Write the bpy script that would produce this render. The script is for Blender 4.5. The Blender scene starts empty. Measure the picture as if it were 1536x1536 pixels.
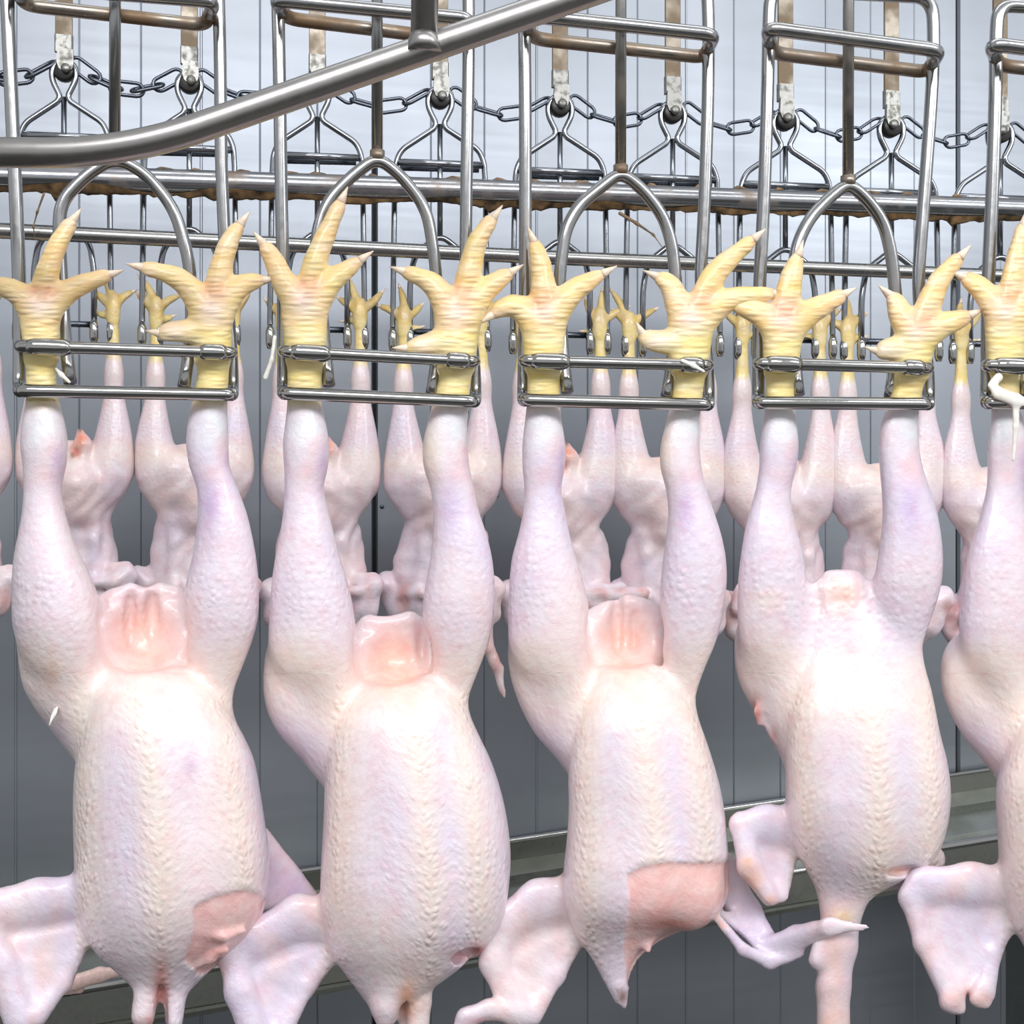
import bpy, math, random
import numpy as np
from mathutils import Vector

# ------------------------------------------------------------------ camera, world, lamps
F = 1536.0            # focal length in pixels of the 1536 px frame
HY = 669.0            # image row of the horizon
CAMZ = 1.5            # camera height above the floor
sc = bpy.context.scene
COL = sc.collection
cam = bpy.data.cameras.new('camera')
cam.sensor_width = 36.0
cam.sensor_height = 36.0
cam.sensor_fit = 'HORIZONTAL'
cam.lens = 36.0
cam.shift_y = (HY - 768.0) / 1536.0
cam.clip_start = 0.02
camo = bpy.data.objects.new('camera', cam)
camo.location = (0, 0, CAMZ)
camo.rotation_euler = (math.radians(90), 0, 0)
COL.objects.link(camo)
sc.camera = camo

world = bpy.data.worlds.new('world')
sc.world = world
world.use_nodes = True
bg = world.node_tree.nodes['Background']
bg.inputs[0].default_value = (0.97, 0.98, 1.0, 1)
bg.inputs[1].default_value = 0.6


def area(name, loc, rot, sx, sy, power, col=(1, 0.98, 0.95)):
    l = bpy.data.lights.new(name, 'AREA')
    l.shape = 'RECTANGLE'
    l.size = sx
    l.size_y = sy
    l.energy = power
    l.color = col
    o = bpy.data.objects.new(name, l)
    o.location = loc
    o.rotation_euler = [math.radians(a) for a in rot]
    COL.objects.link(o)
    return o


# ceiling lamps of the hall: one row over the aisle behind the camera, one over the lines
area('ceiling_lamp_aisle', (0.35, -1.05, 2.65), (46, 0, 0), 2.2, 0.5, 41, (0.985, 0.98, 1.0))
area('ceiling_lamp_aisle_far', (2.95, -0.7, 2.8), (40, 0, 0), 2.2, 0.5, 46, (0.97, 0.98, 1.0))
area('ceiling_lamp_line', (0.7, 0.75, 2.9), (0, 0, 0), 2.4, 0.35, 7, (0.95, 0.98, 1))
sc.cycles.max_bounces = 5
sc.cycles.diffuse_bounces = 3
sc.cycles.glossy_bounces = 3
sc.cycles.transmission_bounces = 1
sc.view_settings.view_transform = 'Standard'
sc.view_settings.look = 'None'
sc.view_settings.gamma = 1.0
sc.view_settings.exposure = -0.07
try:
    sc.view_settings.use_curve_mapping = False
except Exception:
    pass

R = random.Random(7)


# ------------------------------------------------------------------ where things stand
def P(px, py, Z):
    return Vector(((px - 768.0) * Z / F, Z, CAMZ + (HY - py) * Z / F))


def ZF(px):           # distance of the front overhead line
    return 0.600 + (px - 188.0) * 1.05e-4


def ZB(px):           # distance of the rear overhead line
    return 1.27 + (px - 768.0) * 1.7e-4


def PF(px, py, d=0.0):
    z = ZF(px)
    return P(px, py, z + d * z / F)


def PB(px, py, d=0.0):
    z = ZB(px)
    return P(px, py, z + d * z / F)


WT = math.tan(math.radians(13.0))
WY = 1.66


def wall_y(x):
    return WY + WT * x


def wall_x(px):
    a = (px - 768.0) / F
    return a * WY / (1 - a * WT)


# ------------------------------------------------------------------ materials
def s2l(c):
    return tuple(((v / 255.0) / 12.92 if v / 255.0 <= 0.04045 else ((v / 255.0 + 0.055) / 1.055) ** 2.4) for v in c)


def new_mat(name):
    m = bpy.data.materials.new(name)
    m.use_nodes = True
    nt = m.node_tree
    b = nt.nodes['Principled BSDF']
    return m, nt, b


def node(nt, typ, **kw):
    n = nt.nodes.new(typ)
    for k, v in kw.items():
        setattr(n, k, v)
    return n


def ramp(nt, fac, stops):
    r = node(nt, 'ShaderNodeValToRGB')
    els = r.color_ramp.elements
    while len(els) < len(stops):
        els.new(0.5)
    for e, (p, c) in zip(els, stops):
        e.position = p
        e.color = tuple(c) + (1,)
    nt.links.new(fac, r.inputs[0])
    return r


def steel(name, base=(168, 170, 172), rough=0.24, grime=0.0, grime_col=(112, 88, 58), scale=60.0, lo=0.5, bump=0.15):
    m, nt, b = new_mat(name)
    L = nt.links.new
    geo = node(nt, 'ShaderNodeNewGeometry')
    n1 = node(nt, 'ShaderNodeTexNoise')
    n1.inputs['Scale'].default_value = scale
    n1.inputs['Detail'].default_value = 5
    L(geo.outputs['Position'], n1.inputs['Vector'])
    r1 = ramp(nt, n1.outputs[0], [(lo, (0, 0, 0)), (min(lo + 0.22, 1), (1, 1, 1))])
    mul = node(nt, 'ShaderNodeMath', operation='MULTIPLY')
    L(r1.outputs[0], mul.inputs[0])
    mul.inputs[1].default_value = grime
    mix = node(nt, 'ShaderNodeMix', data_type='RGBA')
    L(mul.outputs[0], mix.inputs[0])
    mix.inputs[6].default_value = s2l(base) + (1,)
    mix.inputs[7].default_value = s2l(grime_col) + (1,)
    L(mix.outputs[2], b.inputs['Base Color'])
    met = node(nt, 'ShaderNodeMath', operation='MULTIPLY_ADD')
    L(mul.outputs[0], met.inputs[0])
    met.inputs[1].default_value = -0.75
    met.inputs[2].default_value = 1.0
    L(met.outputs[0], b.inputs['Metallic'])
    n2 = node(nt, 'ShaderNodeTexNoise')
    n2.inputs['Scale'].default_value = 220
    n2.inputs['Detail'].default_value = 3
    L(geo.outputs['Position'], n2.inputs['Vector'])
    ro = node(nt, 'ShaderNodeMath', operation='MULTIPLY_ADD')
    L(n2.outputs[0], ro.inputs[0])
    ro.inputs[1].default_value = 0.16
    ro.inputs[2].default_value = rough - 0.08
    add = node(nt, 'ShaderNodeMath', operation='MULTIPLY_ADD')
    L(mul.outputs[0], add.inputs[0])
    add.inputs[1].default_value = 0.3
    L(ro.outputs[0], add.inputs[2])
    L(add.outputs[0], b.inputs['Roughness'])
    bp = node(nt, 'ShaderNodeBump')
    bp.inputs['Strength'].default_value = bump
    bp.inputs['Distance'].default_value = 0.0006
    L(n1.outputs[0], bp.inputs['Height'])
    L(bp.outputs[0], b.inputs['Normal'])
    return m


M_ROD = steel('shackle_steel', (176, 177, 178), 0.22, 0.25, scale=45, lo=0.52)
M_LOOP = steel('stained_steel', (168, 160, 150), 0.3, 0.85, (120, 92, 58), scale=32, lo=0.38)
M_ROD2 = steel('stained_rod_steel', (172, 170, 166), 0.28, 0.4, (150, 130, 102), scale=40, lo=0.46)
M_BAR = steel('polished_steel', (178, 178, 176), 0.14, 0.0)
M_PIPE = steel('brushed_pipe_steel', (172, 170, 168), 0.34, 0.55, (130, 110, 85), scale=14, lo=0.58)
M_RAIL = steel('rail_steel', (176, 178, 182), 0.2, 0.75, (116, 88, 52), scale=30, lo=0.5)
M_RAIL2 = steel('thin_rail_steel', (168, 168, 166), 0.26, 0.4, (120, 100, 70), scale=40, lo=0.56)
M_WIRE = steel('wire_steel', (150, 154, 160), 0.16, 0.0)
M_CHAIN = steel('chain_steel', (104, 110, 120), 0.28, 0.0)
M_STRAP = steel('strap_steel', (150, 142, 130), 0.4, 0.85, (122, 104, 80), scale=28, lo=0.4)
M_BRACKET = steel('bracket_steel', (140, 140, 136), 0.38, 0.75, (104, 98, 86), scale=120, lo=0.5, bump=0.6)
M_TROUGH = steel('trough_steel', (150, 152, 146), 0.3, 0.5, (92, 92, 74), scale=9, lo=0.5)


def plain(name, c, rough=0.5, metallic=0.0, sss=0.0, noise=0.0, scale=200.0):
    m, nt, b = new_mat(name)
    L = nt.links.new
    geo = node(nt, 'ShaderNodeNewGeometry')
    n1 = node(nt, 'ShaderNodeTexNoise')
    n1.inputs['Scale'].default_value = scale
    n1.inputs['Detail'].default_value = 4
    L(geo.outputs['Position'], n1.inputs['Vector'])
    c0 = s2l([v * (1 - noise) for v in c])
    c1 = s2l([min(255, v * (1 + noise)) for v in c])
    r = ramp(nt, n1.outputs[0], [(0.3, c0), (0.7, c1)])
    L(r.outputs[0], b.inputs['Base Color'])
    b.inputs['Roughness'].default_value = rough
    b.inputs['Metallic'].default_value = metallic
    if sss:
        b.inputs['Subsurface Weight'].default_value = sss
        b.inputs['Subsurface Radius'].default_value = (0.006, 0.003, 0.002)
        b.inputs['Subsurface Scale'].default_value = 1.0
    return m


M_RUBBER = plain('roller_plastic', (40, 38, 36), 0.35, noise=0.15)
M_GRIME = plain('brown_grime', (96, 76, 52), 0.4, noise=0.55, scale=70)
M_CLAW = plain('claw_horn', (248, 222, 200), 0.3, sss=0.2, noise=0.06, scale=300)
M_SCRAP = plain('skin_scrap_wet', (240, 208, 200), 0.3, sss=0.2, noise=0.05)
M_MEMB = plain('membrane_white', (244, 240, 230), 0.3, sss=0.2, noise=0.04)
M_FLOOR = plain('wet_dark_floor', (66, 66, 62), 0.35, noise=0.2, scale=6)
M_BACKING = plain('seam_black', (18, 18, 20), 0.8)
M_RED = plain('raw_red', (176, 70, 52), 0.3, sss=0.1, noise=0.2, scale=250)


def wall_mat():
    m, nt, b = new_mat('brushed_wall_steel')
    L = nt.links.new
    tc = node(nt, 'ShaderNodeNewGeometry')
    mp = node(nt, 'ShaderNodeMapping')
    mp.inputs['Scale'].default_value = (1.2, 1.2, 30.0)
    L(tc.outputs['Position'], mp.inputs['Vector'])
    n = node(nt, 'ShaderNodeTexNoise')
    n.inputs['Scale'].default_value = 3.0
    n.inputs['Detail'].default_value = 4
    L(mp.outputs[0], n.inputs['Vector'])
    n2 = node(nt, 'ShaderNodeTexNoise')
    n2.inputs['Scale'].default_value = 2.2
    n2.inputs['Detail'].default_value = 6
    L(tc.outputs['Position'], n2.inputs['Vector'])
    r = ramp(nt, n2.outputs[0], [(0.3, s2l((151, 157, 165))), (0.7, s2l((176, 182, 190)))])
    L(r.outputs[0], b.inputs['Base Color'])
    b.inputs['Metallic'].default_value = 0.9
    ro = node(nt, 'ShaderNodeMath', operation='MULTIPLY_ADD')
    L(n.outputs[0], ro.inputs[0])
    ro.inputs[1].default_value = 0.12
    ro.inputs[2].default_value = 0.37
    L(ro.outputs[0], b.inputs['Roughness'])
    bp = node(nt, 'ShaderNodeBump')
    bp.inputs['Strength'].default_value = 0.25
    bp.inputs['Distance'].default_value = 0.004
    L(n2.outputs[0], bp.inputs['Height'])
    L(bp.outputs[0], b.inputs['Normal'])
    return m


M_WALL = wall_mat()


def skin_mat():
    m, nt, b = new_mat('wet_chicken_skin')
    L = nt.links.new
    col = node(nt, 'ShaderNodeAttribute', attribute_name='skin')
    fc = node(nt, 'ShaderNodeAttribute', attribute_name='fc')
    fm = node(nt, 'ShaderNodeAttribute', attribute_name='fm')
    # mottling
    n = node(nt, 'ShaderNodeTexNoise')
    n.inputs['Scale'].default_value = 0.035
    n.inputs['Detail'].default_value = 5
    L(fc.outputs['Vector'], n.inputs['Vector'])
    hs = node(nt, 'ShaderNodeHueSaturation')
    L(col.outputs['Color'], hs.inputs['Color'])
    sat = node(nt, 'ShaderNodeMath', operation='MULTIPLY_ADD')
    L(n.outputs[0], sat.inputs[0])
    sat.inputs[1].default_value = 0.9
    sat.inputs[2].default_value = 0.55
    L(sat.outputs[0], hs.inputs['Saturation'])
    nb = node(nt, 'ShaderNodeTexNoise')
    nb.inputs['Scale'].default_value = 0.05
    nb.inputs['Detail'].default_value = 7
    nb.inputs['Roughness'].default_value = 0.65
    L(fc.outputs['Vector'], nb.inputs['Vector'])
    rb = ramp(nt, nb.outputs[0], [(0.46, (0, 0, 0)), (0.74, (0.5, 0.5, 0.5))])
    blush = node(nt, 'ShaderNodeMix', data_type='RGBA', blend_type='MULTIPLY')
    L(rb.outputs[0], blush.inputs[0])
    L(hs.outputs['Color'], blush.inputs[6])
    blush.inputs[7].default_value = s2l((250, 216, 220)) + (1,)
    # follicles
    v = node(nt, 'ShaderNodeTexVoronoi', feature='F1')
    v.inputs['Scale'].default_value = 1 / 12.5
    v.inputs['Randomness'].default_value = 0.72
    L(fc.outputs['Vector'], v.inputs['Vector'])
    mr = node(nt, 'ShaderNodeMapRange', interpolation_type='SMOOTHSTEP')
    mr.inputs['From Min'].default_value = 0.62
    mr.inputs['From Max'].default_value = 0.0
    L(v.outputs['Distance'], mr.inputs['Value'])
    hm = node(nt, 'ShaderNodeMath', operation='MULTIPLY')
    L(mr.outputs[0], hm.inputs[0])
    L(fm.outputs['Fac'], hm.inputs[1])
    n3 = node(nt, 'ShaderNodeTexNoise')
    n3.inputs['Scale'].default_value = 0.075
    n3.inputs['Detail'].default_value = 4
    L(fc.outputs['Vector'], n3.inputs['Vector'])
    ha = node(nt, 'ShaderNodeMath', operation='MULTIPLY_ADD')
    L(n3.outputs[0], ha.inputs[0])
    ha.inputs[1].default_value = 0.75
    L(hm.outputs[0], ha.inputs[2])
    bp = node(nt, 'ShaderNodeBump')
    bp.inputs['Strength'].default_value = 0.7
    bp.inputs['Distance'].default_value = 0.0012
    n4 = node(nt, 'ShaderNodeTexNoise')
    n4.inputs['Scale'].default_value = 0.28
    n4.inputs['Detail'].default_value = 2
    L(fc.outputs['Vector'], n4.inputs['Vector'])
    hb = node(nt, 'ShaderNodeMath', operation='MULTIPLY_ADD')
    L(n4.outputs[0], hb.inputs[0])
    hb.inputs[1].default_value = 0.16
    L(ha.outputs[0], hb.inputs[2])
    L(hb.outputs[0], bp.inputs['Height'])
    L(bp.outputs[0], b.inputs['Normal'])
    # follicle tips are a touch creamier
    mx = node(nt, 'ShaderNodeMix', data_type='RGBA', blend_type='MIX')
    tip = node(nt, 'ShaderNodeMath', operation='MULTIPLY')
    L(hm.outputs[0], tip.inputs[0])
    tip.inputs[1].default_value = 0.18
    L(tip.outputs[0], mx.inputs[0])
    L(blush.outputs[2], mx.inputs[6])
    mx.inputs[7].default_value = s2l((252, 236, 214)) + (1,)
    L(mx.outputs[2], b.inputs['Base Color'])
    b.inputs['Roughness'].default_value = 0.36
    b.inputs['Coat Weight'].default_value = 0.35
    b.inputs['Coat Roughness'].default_value = 0.14
    b.inputs['Specular IOR Level'].default_value = 0.5
    return m


M_SKIN = skin_mat()


# ------------------------------------------------------------------ mesh helpers
def link(o, parent=None):
    COL.objects.link(o)
    if parent is not None:
        o.parent = parent
        o.matrix_parent_inverse = parent.matrix_world.inverted()
    return o


def mesh_obj(name, V, Fc, mat, parent=None, smooth=True):
    me = bpy.data.meshes.new(name)
    me.from_pydata([tuple(v) for v in V], [], Fc)
    me.materials.append(mat)
    if smooth:
        me.polygons.foreach_set('use_smooth', [True] * len(me.polygons))
    me.update()
    o = bpy.data.objects.new(name, me)
    return link(o, parent)


def tag(o, label, cat, group=None, kind=None):
    if label:
        o['label'] = label
    if cat:
        o['category'] = cat
    if group:
        o['group'] = group
    if kind:
        o['kind'] = kind
    return o


def empty(name, loc):
    o = bpy.data.objects.new(name, None)
    o.empty_display_size = 0.02
    o.location = loc
    COL.objects.link(o)
    bpy.context.view_layer.update()
    return o


def fillet(pts, rad, n=6, closed=False):
    pts = [Vector(p) for p in pts]
    out = []
    N = len(pts)
    for i, p in enumerate(pts):
        if not closed and (i == 0 or i == N - 1):
            out.append(p)
            continue
        a = pts[i - 1] - p
        c = pts[(i + 1) % N] - p
        r = min(rad, a.length * 0.48, c.length * 0.48)
        A = p + a.normalized() * r
        C = p + c.normalized() * r
        for k in range(n + 1):
            t = k / n
            out.append(A * (1 - t) ** 2 + p * 2 * t * (1 - t) + C * t * t)
    return out


def tube_data(pts, rad, sides=12, closed=False, caps=True, V=None, Fc=None):
    V = [] if V is None else V
    Fc = [] if Fc is None else Fc
    base = len(V)
    n = len(pts)
    rads = rad if isinstance(rad, (list, tuple)) else [rad] * n
    T = []
    for i in range(n):
        if closed:
            t = pts[(i + 1) % n] - pts[i - 1]
        else:
            t = pts[min(i + 1, n - 1)] - pts[max(i - 1, 0)]
        T.append(t.normalized())
    up = Vector((0, 0, 1)) if abs(T[0].z) < 0.9 else Vector((0, 1, 0))
    nrm = (up - T[0] * up.dot(T[0])).normalized()
    for i in range(n):
        nrm = (nrm - T[i] * nrm.dot(T[i]))
        nrm.normalize()
        bi = T[i].cross(nrm)
        for k in range(sides):
            a = 2 * math.pi * k / sides
            V.append(pts[i] + (nrm * math.cos(a) + bi * math.sin(a)) * rads[i])
    m = n if closed else n - 1
    for i in range(m):
        j = (i + 1) % n
        for k in range(sides):
            k2 = (k + 1) % sides
            Fc.append((base + i * sides + k, base + i * sides + k2, base + j * sides + k2, base + j * sides + k))
    if caps and not closed:
        Fc.append(tuple(base + k for k in reversed(range(sides))))
        Fc.append(tuple(base + (n - 1) * sides + k for k in range(sides)))
    return V, Fc


def tube(name, pts, rad, mat, parent=None, fil=0.0, sides=12, closed=False, n=6):
    pts = [Vector(p) for p in pts]
    if fil > 0:
        pts = fillet(pts, fil, n, closed)
    V, Fc = tube_data(pts, rad, sides, closed)
    return mesh_obj(name, V, Fc, mat, parent)


def box_data(c, ax, ay, az, V=None, Fc=None, bev=0.0):
    """box from centre and three half-axis vectors, chamfered along the ax/ay outline"""
    V = [] if V is None else V
    Fc = [] if Fc is None else Fc
    b = len(V)
    c = Vector(c)
    e = bev
    la, ly = ax.length, ay.length
    fa, fy = (la - e) / la, (ly - e) / ly
    ring = [(1, fy), (fa, 1), (-fa, 1), (-1, fy), (-1, -fy), (-fa, -1), (fa, -1), (1, -fy)] if e > 0 else [(1, 1), (-1, 1), (-1, -1), (1, -1)]
    k = len(ring)
    for s in (-1, 1):
        for u, v in ring:
            V.append(c + ax * u + ay * v + az * s)
    Fc.append(tuple(b + i for i in reversed(range(k))))
    Fc.append(tuple(b + k + i for i in range(k)))
    for i in range(k):
        j = (i + 1) % k
        Fc.append((b + i, b + j, b + k + j, b + k + i))
    return V, Fc


def box(name, c, ax, ay, az, mat, parent=None, bev=0.0):
    V, Fc = box_data(c, Vector(ax), Vector(ay), Vector(az), bev=bev)
    return mesh_obj(name, V, Fc, mat, parent, smooth=False)


# ------------------------------------------------------------------ the hall: floor, wall panels
LD = Vector((1, WT, 0)).normalized()        # direction of the wall and lines
LN = Vector((LD.y, -LD.x, 0))               # from the wall towards the camera
fl = mesh_obj('floor', [(-6, -4, 0), (6, -4, 0), (6, 4.5, 0), (-6, 4.5, 0)], [(0, 1, 2, 3)], M_FLOOR, smooth=False)
fl['kind'] = 'structure'

x_seams = [wall_x(562) - 2.03, wall_x(562) - 1.015, wall_x(562), wall_x(1437), wall_x(1437) + 1.015, wall_x(1437) + 2.03, wall_x(1437) + 3.045]
wx0, wx1 = x_seams[0] - 0.5, x_seams[-1] + 0.5
WH = 3.4
wc = Vector(((wx0 + wx1) / 2, wall_y((wx0 + wx1) / 2), WH / 2)) - LN * 0.03
wall = box('wall_back', wc, LD * ((wx1 - wx0) / 2 / LD.x), LN * 0.024, Vector((0, 0, WH / 2)), M_BACKING)
wall['kind'] = 'structure'


def panel(xa, xb):
    """one wall sheet with narrow pressed grooves, standing proud of the backing"""
    w = (xb - xa) / LD.x
    g = 0.0028
    prof = [(0.0, -0.006), (g, 0.0)]
    k = max(1, int(round(w / 0.084)))
    for i in range(1, k):
        u = w * i / k
        if i % 3 == 0:
            prof += [(u - 0.0022, 0), (u - 0.001, 0.0016), (u + 0.001, 0.0016), (u + 0.0022, 0)]
        else:
            prof += [(u - 0.0016, 0), (u, -0.0014), (u + 0.0016, 0)]
    prof += [(w - g, 0.0), (w, -0.006)]
    V = []
    Fc = []
    for u, dpt in prof:
        p = Vector((xa, wall_y(xa), 0)) + LD * u + LN * dpt
        V += [p, p + Vector((0, 0, WH))]
    for i in range(len(prof) - 1):
        Fc.append((2 * i, 2 * i + 2, 2 * i + 3, 2 * i + 1))
    return mesh_obj('wall_panel', V, Fc, M_WALL, wall, smooth=False)


edges = [wx0] + x_seams + [wx1]
for i in range(len(edges) - 1):
    panel(edges[i] + 0.0022, edges[i + 1] - 0.0022)
for px, py in ((573, 760), (539, 855), (28, 547), (700, 618), (1080, 690), (745, 744)):
    x = wall_x(px)
    c = Vector((x, wall_y(x), CAMZ + (HY - py) * wall_y(x) / F))
    V, Fc = tube_data([c - LN * 0.001, c + LN * 0.0016], 0.0034, 10)
    mesh_obj('rivet', V, Fc, M_CHAIN, wall)


# ------------------------------------------------------------------ drip trough along the wall
def trough():
    a_px, b_px = -260, 1860

    def hz(x):      # rim height: the trough falls to the left for drainage
        x0, z0 = -0.326, CAMZ - 0.655
        x1, z1 = 0.816, CAMZ - 0.588
        return z0 + (z1 - z0) * (x - x0) / (x1 - x0)
    t = empty('drip_trough', (0, wall_y(0) - 0.14, hz(0) - 0.05))
    xa, xb = -1.15, 1.75

    def sweep(name, prof, mat):
        V, Fc = [], []
        n = len(prof)
        for x in (xa, xb):
            b0 = Vector((x, wall_y(x), hz(x)))
            for (u, z) in prof:
                V.append(b0 + LN * u + Vector((0, 0, z)))
        for i in range(n - 1):
            Fc.append((i, i + 1, n + i + 1, n + i))
        return mesh_obj(name, V, Fc, mat, t, smooth=False)
    sweep('trough_pan', [(0.004, 0.0), (0.012, -0.002), (0.014, -0.03), (0.06, -0.034), (0.062, -0.044), (0.13, -0.05),
                         (0.2, -0.046), (0.252, -0.038), (0.256, -0.004), (0.266, -0.004), (0.27, -0.044), (0.25, -0.052), (0.01, -0.06)], M_TROUGH)
    for nm, u, z, r in (('back_bead', 0.008, 0.0, 0.0042), ('front_bead', 0.262, -0.002, 0.006)):
        tube(nm, [Vector((x, wall_y(x), hz(x))) + LN * u + Vector((0, 0, z)) for x in (xa, xb)], r, M_BAR, t)
    sweep('bottom_flange', [(0.266, -0.044), (0.276, -0.047), (0.276, -0.053), (0.262, -0.053)], M_TROUGH)
    # bracket carrying the trough at the right
    x = wall_x(1600)
    for k, px in enumerate((-120, 1540)):
        x = wall_x(px) * 0.86
        c = Vector((x, wall_y(x), hz(x) - 0.36)) + LN * 0.2
        br = box('support_leg', c, LD * 0.05, LN * 0.03, Vector((0, 0, 0.18)), M_TROUGH, t, bev=0.006)
    tag(t, 'long stainless drip trough with bright rims fixed along the wall behind the birds', 'trough')
    return hz


trough_h = trough()


# ------------------------------------------------------------------ implicit modelling: grids in line space (px across, px down, px deep)
def smooth1(a, s):
    if s <= 0:
        return a
    r = int(3 * s) + 1
    k = np.exp(-0.5 * (np.arange(-r, r + 1) / s) ** 2)
    k /= k.sum()
    return np.convolve(np.pad(a, r, mode='edge'), k, mode='valid')


class Field:
    def __init__(self, lo, hi, h):
        self.h = h
        self.ax = [np.arange(lo[i], hi[i] + h, h, dtype=np.float32) for i in range(3)]
        self.v = np.full([len(a) for a in self.ax], 60.0, np.float32)

    def block(self, lo, hi):
        sl, ar = [], []
        for i in range(3):
            a = self.ax[i]
            i0 = max(0, int(np.searchsorted(a, lo[i])) - 1)
            i1 = min(len(a), int(np.searchsorted(a, hi[i])) + 1)
            if i1 <= i0:
                return None, None
            sl.append(slice(i0, i1))
            sh = [1, 1, 1]
            sh[i] = i1 - i0
            ar.append(a[i0:i1].reshape(sh))
        return tuple(sl), ar

    def union(self, sl, d, k):
        a = self.v[sl]
        if k <= 0:
            self.v[sl] = np.minimum(a, d)
        else:
            h = np.clip(0.5 + 0.5 * (d - a) / k, 0, 1)
            self.v[sl] = d * (1 - h) + a * h - k * h * (1 - h)

    def carve(self, sl, d, k):
        a = self.v[sl]
        h = np.clip(0.5 - 0.5 * (a + d) / k, 0, 1)
        self.v[sl] = a * (1 - h) + (-d) * h + k * h * (1 - h)

    def loft(self, rows, k=18, sm=10.0, p=2.0):
        """rows: (y, cx, rx, cd, rd): elliptical sections stacked down y"""
        rows = sorted(rows)
        r = np.array(rows, np.float64)
        y0, y1 = r[0, 0], r[-1, 0]
        mx = r[:, 2].max()
        md = r[:, 4].max()
        m = k + 3 * self.h
        sl, (X, Y, D) = self.block((min(r[:, 1] - r[:, 2]) - m, y0 - m, min(r[:, 3] - r[:, 4]) - m),
                                   (max(r[:, 1] + r[:, 2]) + m, y1 + m, max(r[:, 3] + r[:, 4]) + m))
        if sl is None:
            return
        yy = Y.ravel()
        par = [smooth1(np.interp(yy, r[:, 0], r[:, j]), sm / self.h).astype(np.float32).reshape(1, -1, 1) for j in range(1, 5)]
        cx, rx, cd, rd = par
        rx = np.maximum(rx, 1.0)
        rd = np.maximum(rd, 1.0)
        u = (X - cx) / rx
        w = (D - cd) / rd
        k0 = np.sqrt(u * u + w * w) + 1e-6
        k1 = np.sqrt((u / rx) ** 2 + (w / rd) ** 2) + 1e-6
        dist = k0 * (k0 - 1) / k1
        gr = np.gradient(rx.ravel(), self.h) if rx.size > 1 else np.zeros(1)
        dist = dist / np.sqrt(1 + np.clip(gr, -2, 2) ** 2).reshape(1, -1, 1).astype(np.float32)
        out = np.maximum(y0 - Y, Y - y1)
        dist = np.where(out > 0, np.maximum(dist, 0) * 0.7 + out, dist).astype(np.float32)
        self.union(sl, dist, k)

    def chain(self, pts, k=10, q=1.0):
        """tapered capsules through (x, y, d, r); q flattens in depth"""
        for a, b in zip(pts[:-1], pts[1:]):
            m = max(a[3], b[3]) + k + 2 * self.h
            sl, ar = self.block([min(a[i], b[i]) - m for i in range(3)], [max(a[i], b[i]) + m for i in range(3)])
            if sl is None:
                continue
            X, Y, D = ar
            bx, by, bd = b[0] - a[0], b[1] - a[1], (b[2] - a[2]) / q
            L2 = bx * bx + by * by + bd * bd + 1e-6
            ax_, ay_, ad_ = X - a[0], Y - a[1], (D - a[2]) / q
            t = np.clip((ax_ * bx + ay_ * by + ad_ * bd) / L2, 0, 1)
            dist = np.sqrt((ax_ - t * bx) ** 2 + (ay_ - t * by) ** 2 + (ad_ - t * bd) ** 2) - (a[3] + (b[3] - a[3]) * t)
            self.union(sl, dist.astype(np.float32), k)

    def tri(self, A, B, C, r, k=10):
        """membrane: a triangle with thickness r"""
        A, B, C = [np.array(p, np.float32) for p in (A, B, C)]
        m = r + k + 2 * self.h
        lo = np.minimum(np.minimum(A, B), C) - m
        hi = np.maximum(np.maximum(A, B), C) + m
        sl, ar = self.block(lo, hi)
        if sl is None:
            return
        G = np.stack(np.broadcast_arrays(*ar), -1).astype(np.float32)

        def seg(P0, P1):
            e = P1 - P0
            w = G - P0
            t = np.clip((w @ e) / (e @ e), 0, 1)
            return ((w - t[..., None] * e) ** 2).sum(-1)
        n = np.cross(B - A, C - A)
        nn = n / np.linalg.norm(n)
        ins = ((np.cross(B - A, G - A) @ n > 0) & (np.cross(C - B, G - B) @ n > 0) & (np.cross(A - C, G - C) @ n > 0))
        pl = ((G - A) @ nn) ** 2
        d2 = np.minimum(np.minimum(seg(A, B), seg(B, C)), seg(C, A))
        self.union(sl, np.sqrt(np.where(ins, pl, d2)) - r, k)

    def dig(self, c, rad, k=10):
        m = k + 2 * self.h
        sl, ar = self.block([c[i] - rad[i] - m for i in range(3)], [c[i] + rad[i] + m for i in range(3)])
        u = [(ar[i] - c[i]) / rad[i] for i in range(3)]
        k0 = np.sqrt(u[0] ** 2 + u[1] ** 2 + u[2] ** 2) + 1e-6
        k1 = np.sqrt((u[0] / rad[0]) ** 2 + (u[1] / rad[1]) ** 2 + (u[2] / rad[2]) ** 2) + 1e-6
        self.carve(sl, (k0 * (k0 - 1) / k1).astype(np.float32), k)

    def mesh(self):
        v = self.v
        v[0], v[-1] = np.maximum(v[0], 1), np.maximum(v[-1], 1)
        v[:, 0], v[:, -1] = np.maximum(v[:, 0], 1), np.maximum(v[:, -1], 1)
        v[:, :, 0], v[:, :, -1] = np.maximum(v[:, :, 0], 1), np.maximum(v[:, :, -1], 1)
        s = v < 0
        nx, ny, nz = v.shape
        cnt = np.zeros((nx - 1, ny - 1, nz - 1), np.int8)
        for i in (0, 1):
            for j in (0, 1):
                for k in (0, 1):
                    cnt += s[i:nx - 1 + i, j:ny - 1 + j, k:nz - 1 + k]
        act = (cnt > 0) & (cnt < 8)
        I, J, K = np.nonzero(act)
        idx = np.full(act.shape, -1, np.int64)
        idx[I, J, K] = np.arange(len(I))
        acc = np.zeros((len(I), 3))
        num = np.zeros(len(I))
        cor = [(i, j, k) for i in (0, 1) for j in (0, 1) for k in (0, 1)]
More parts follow.
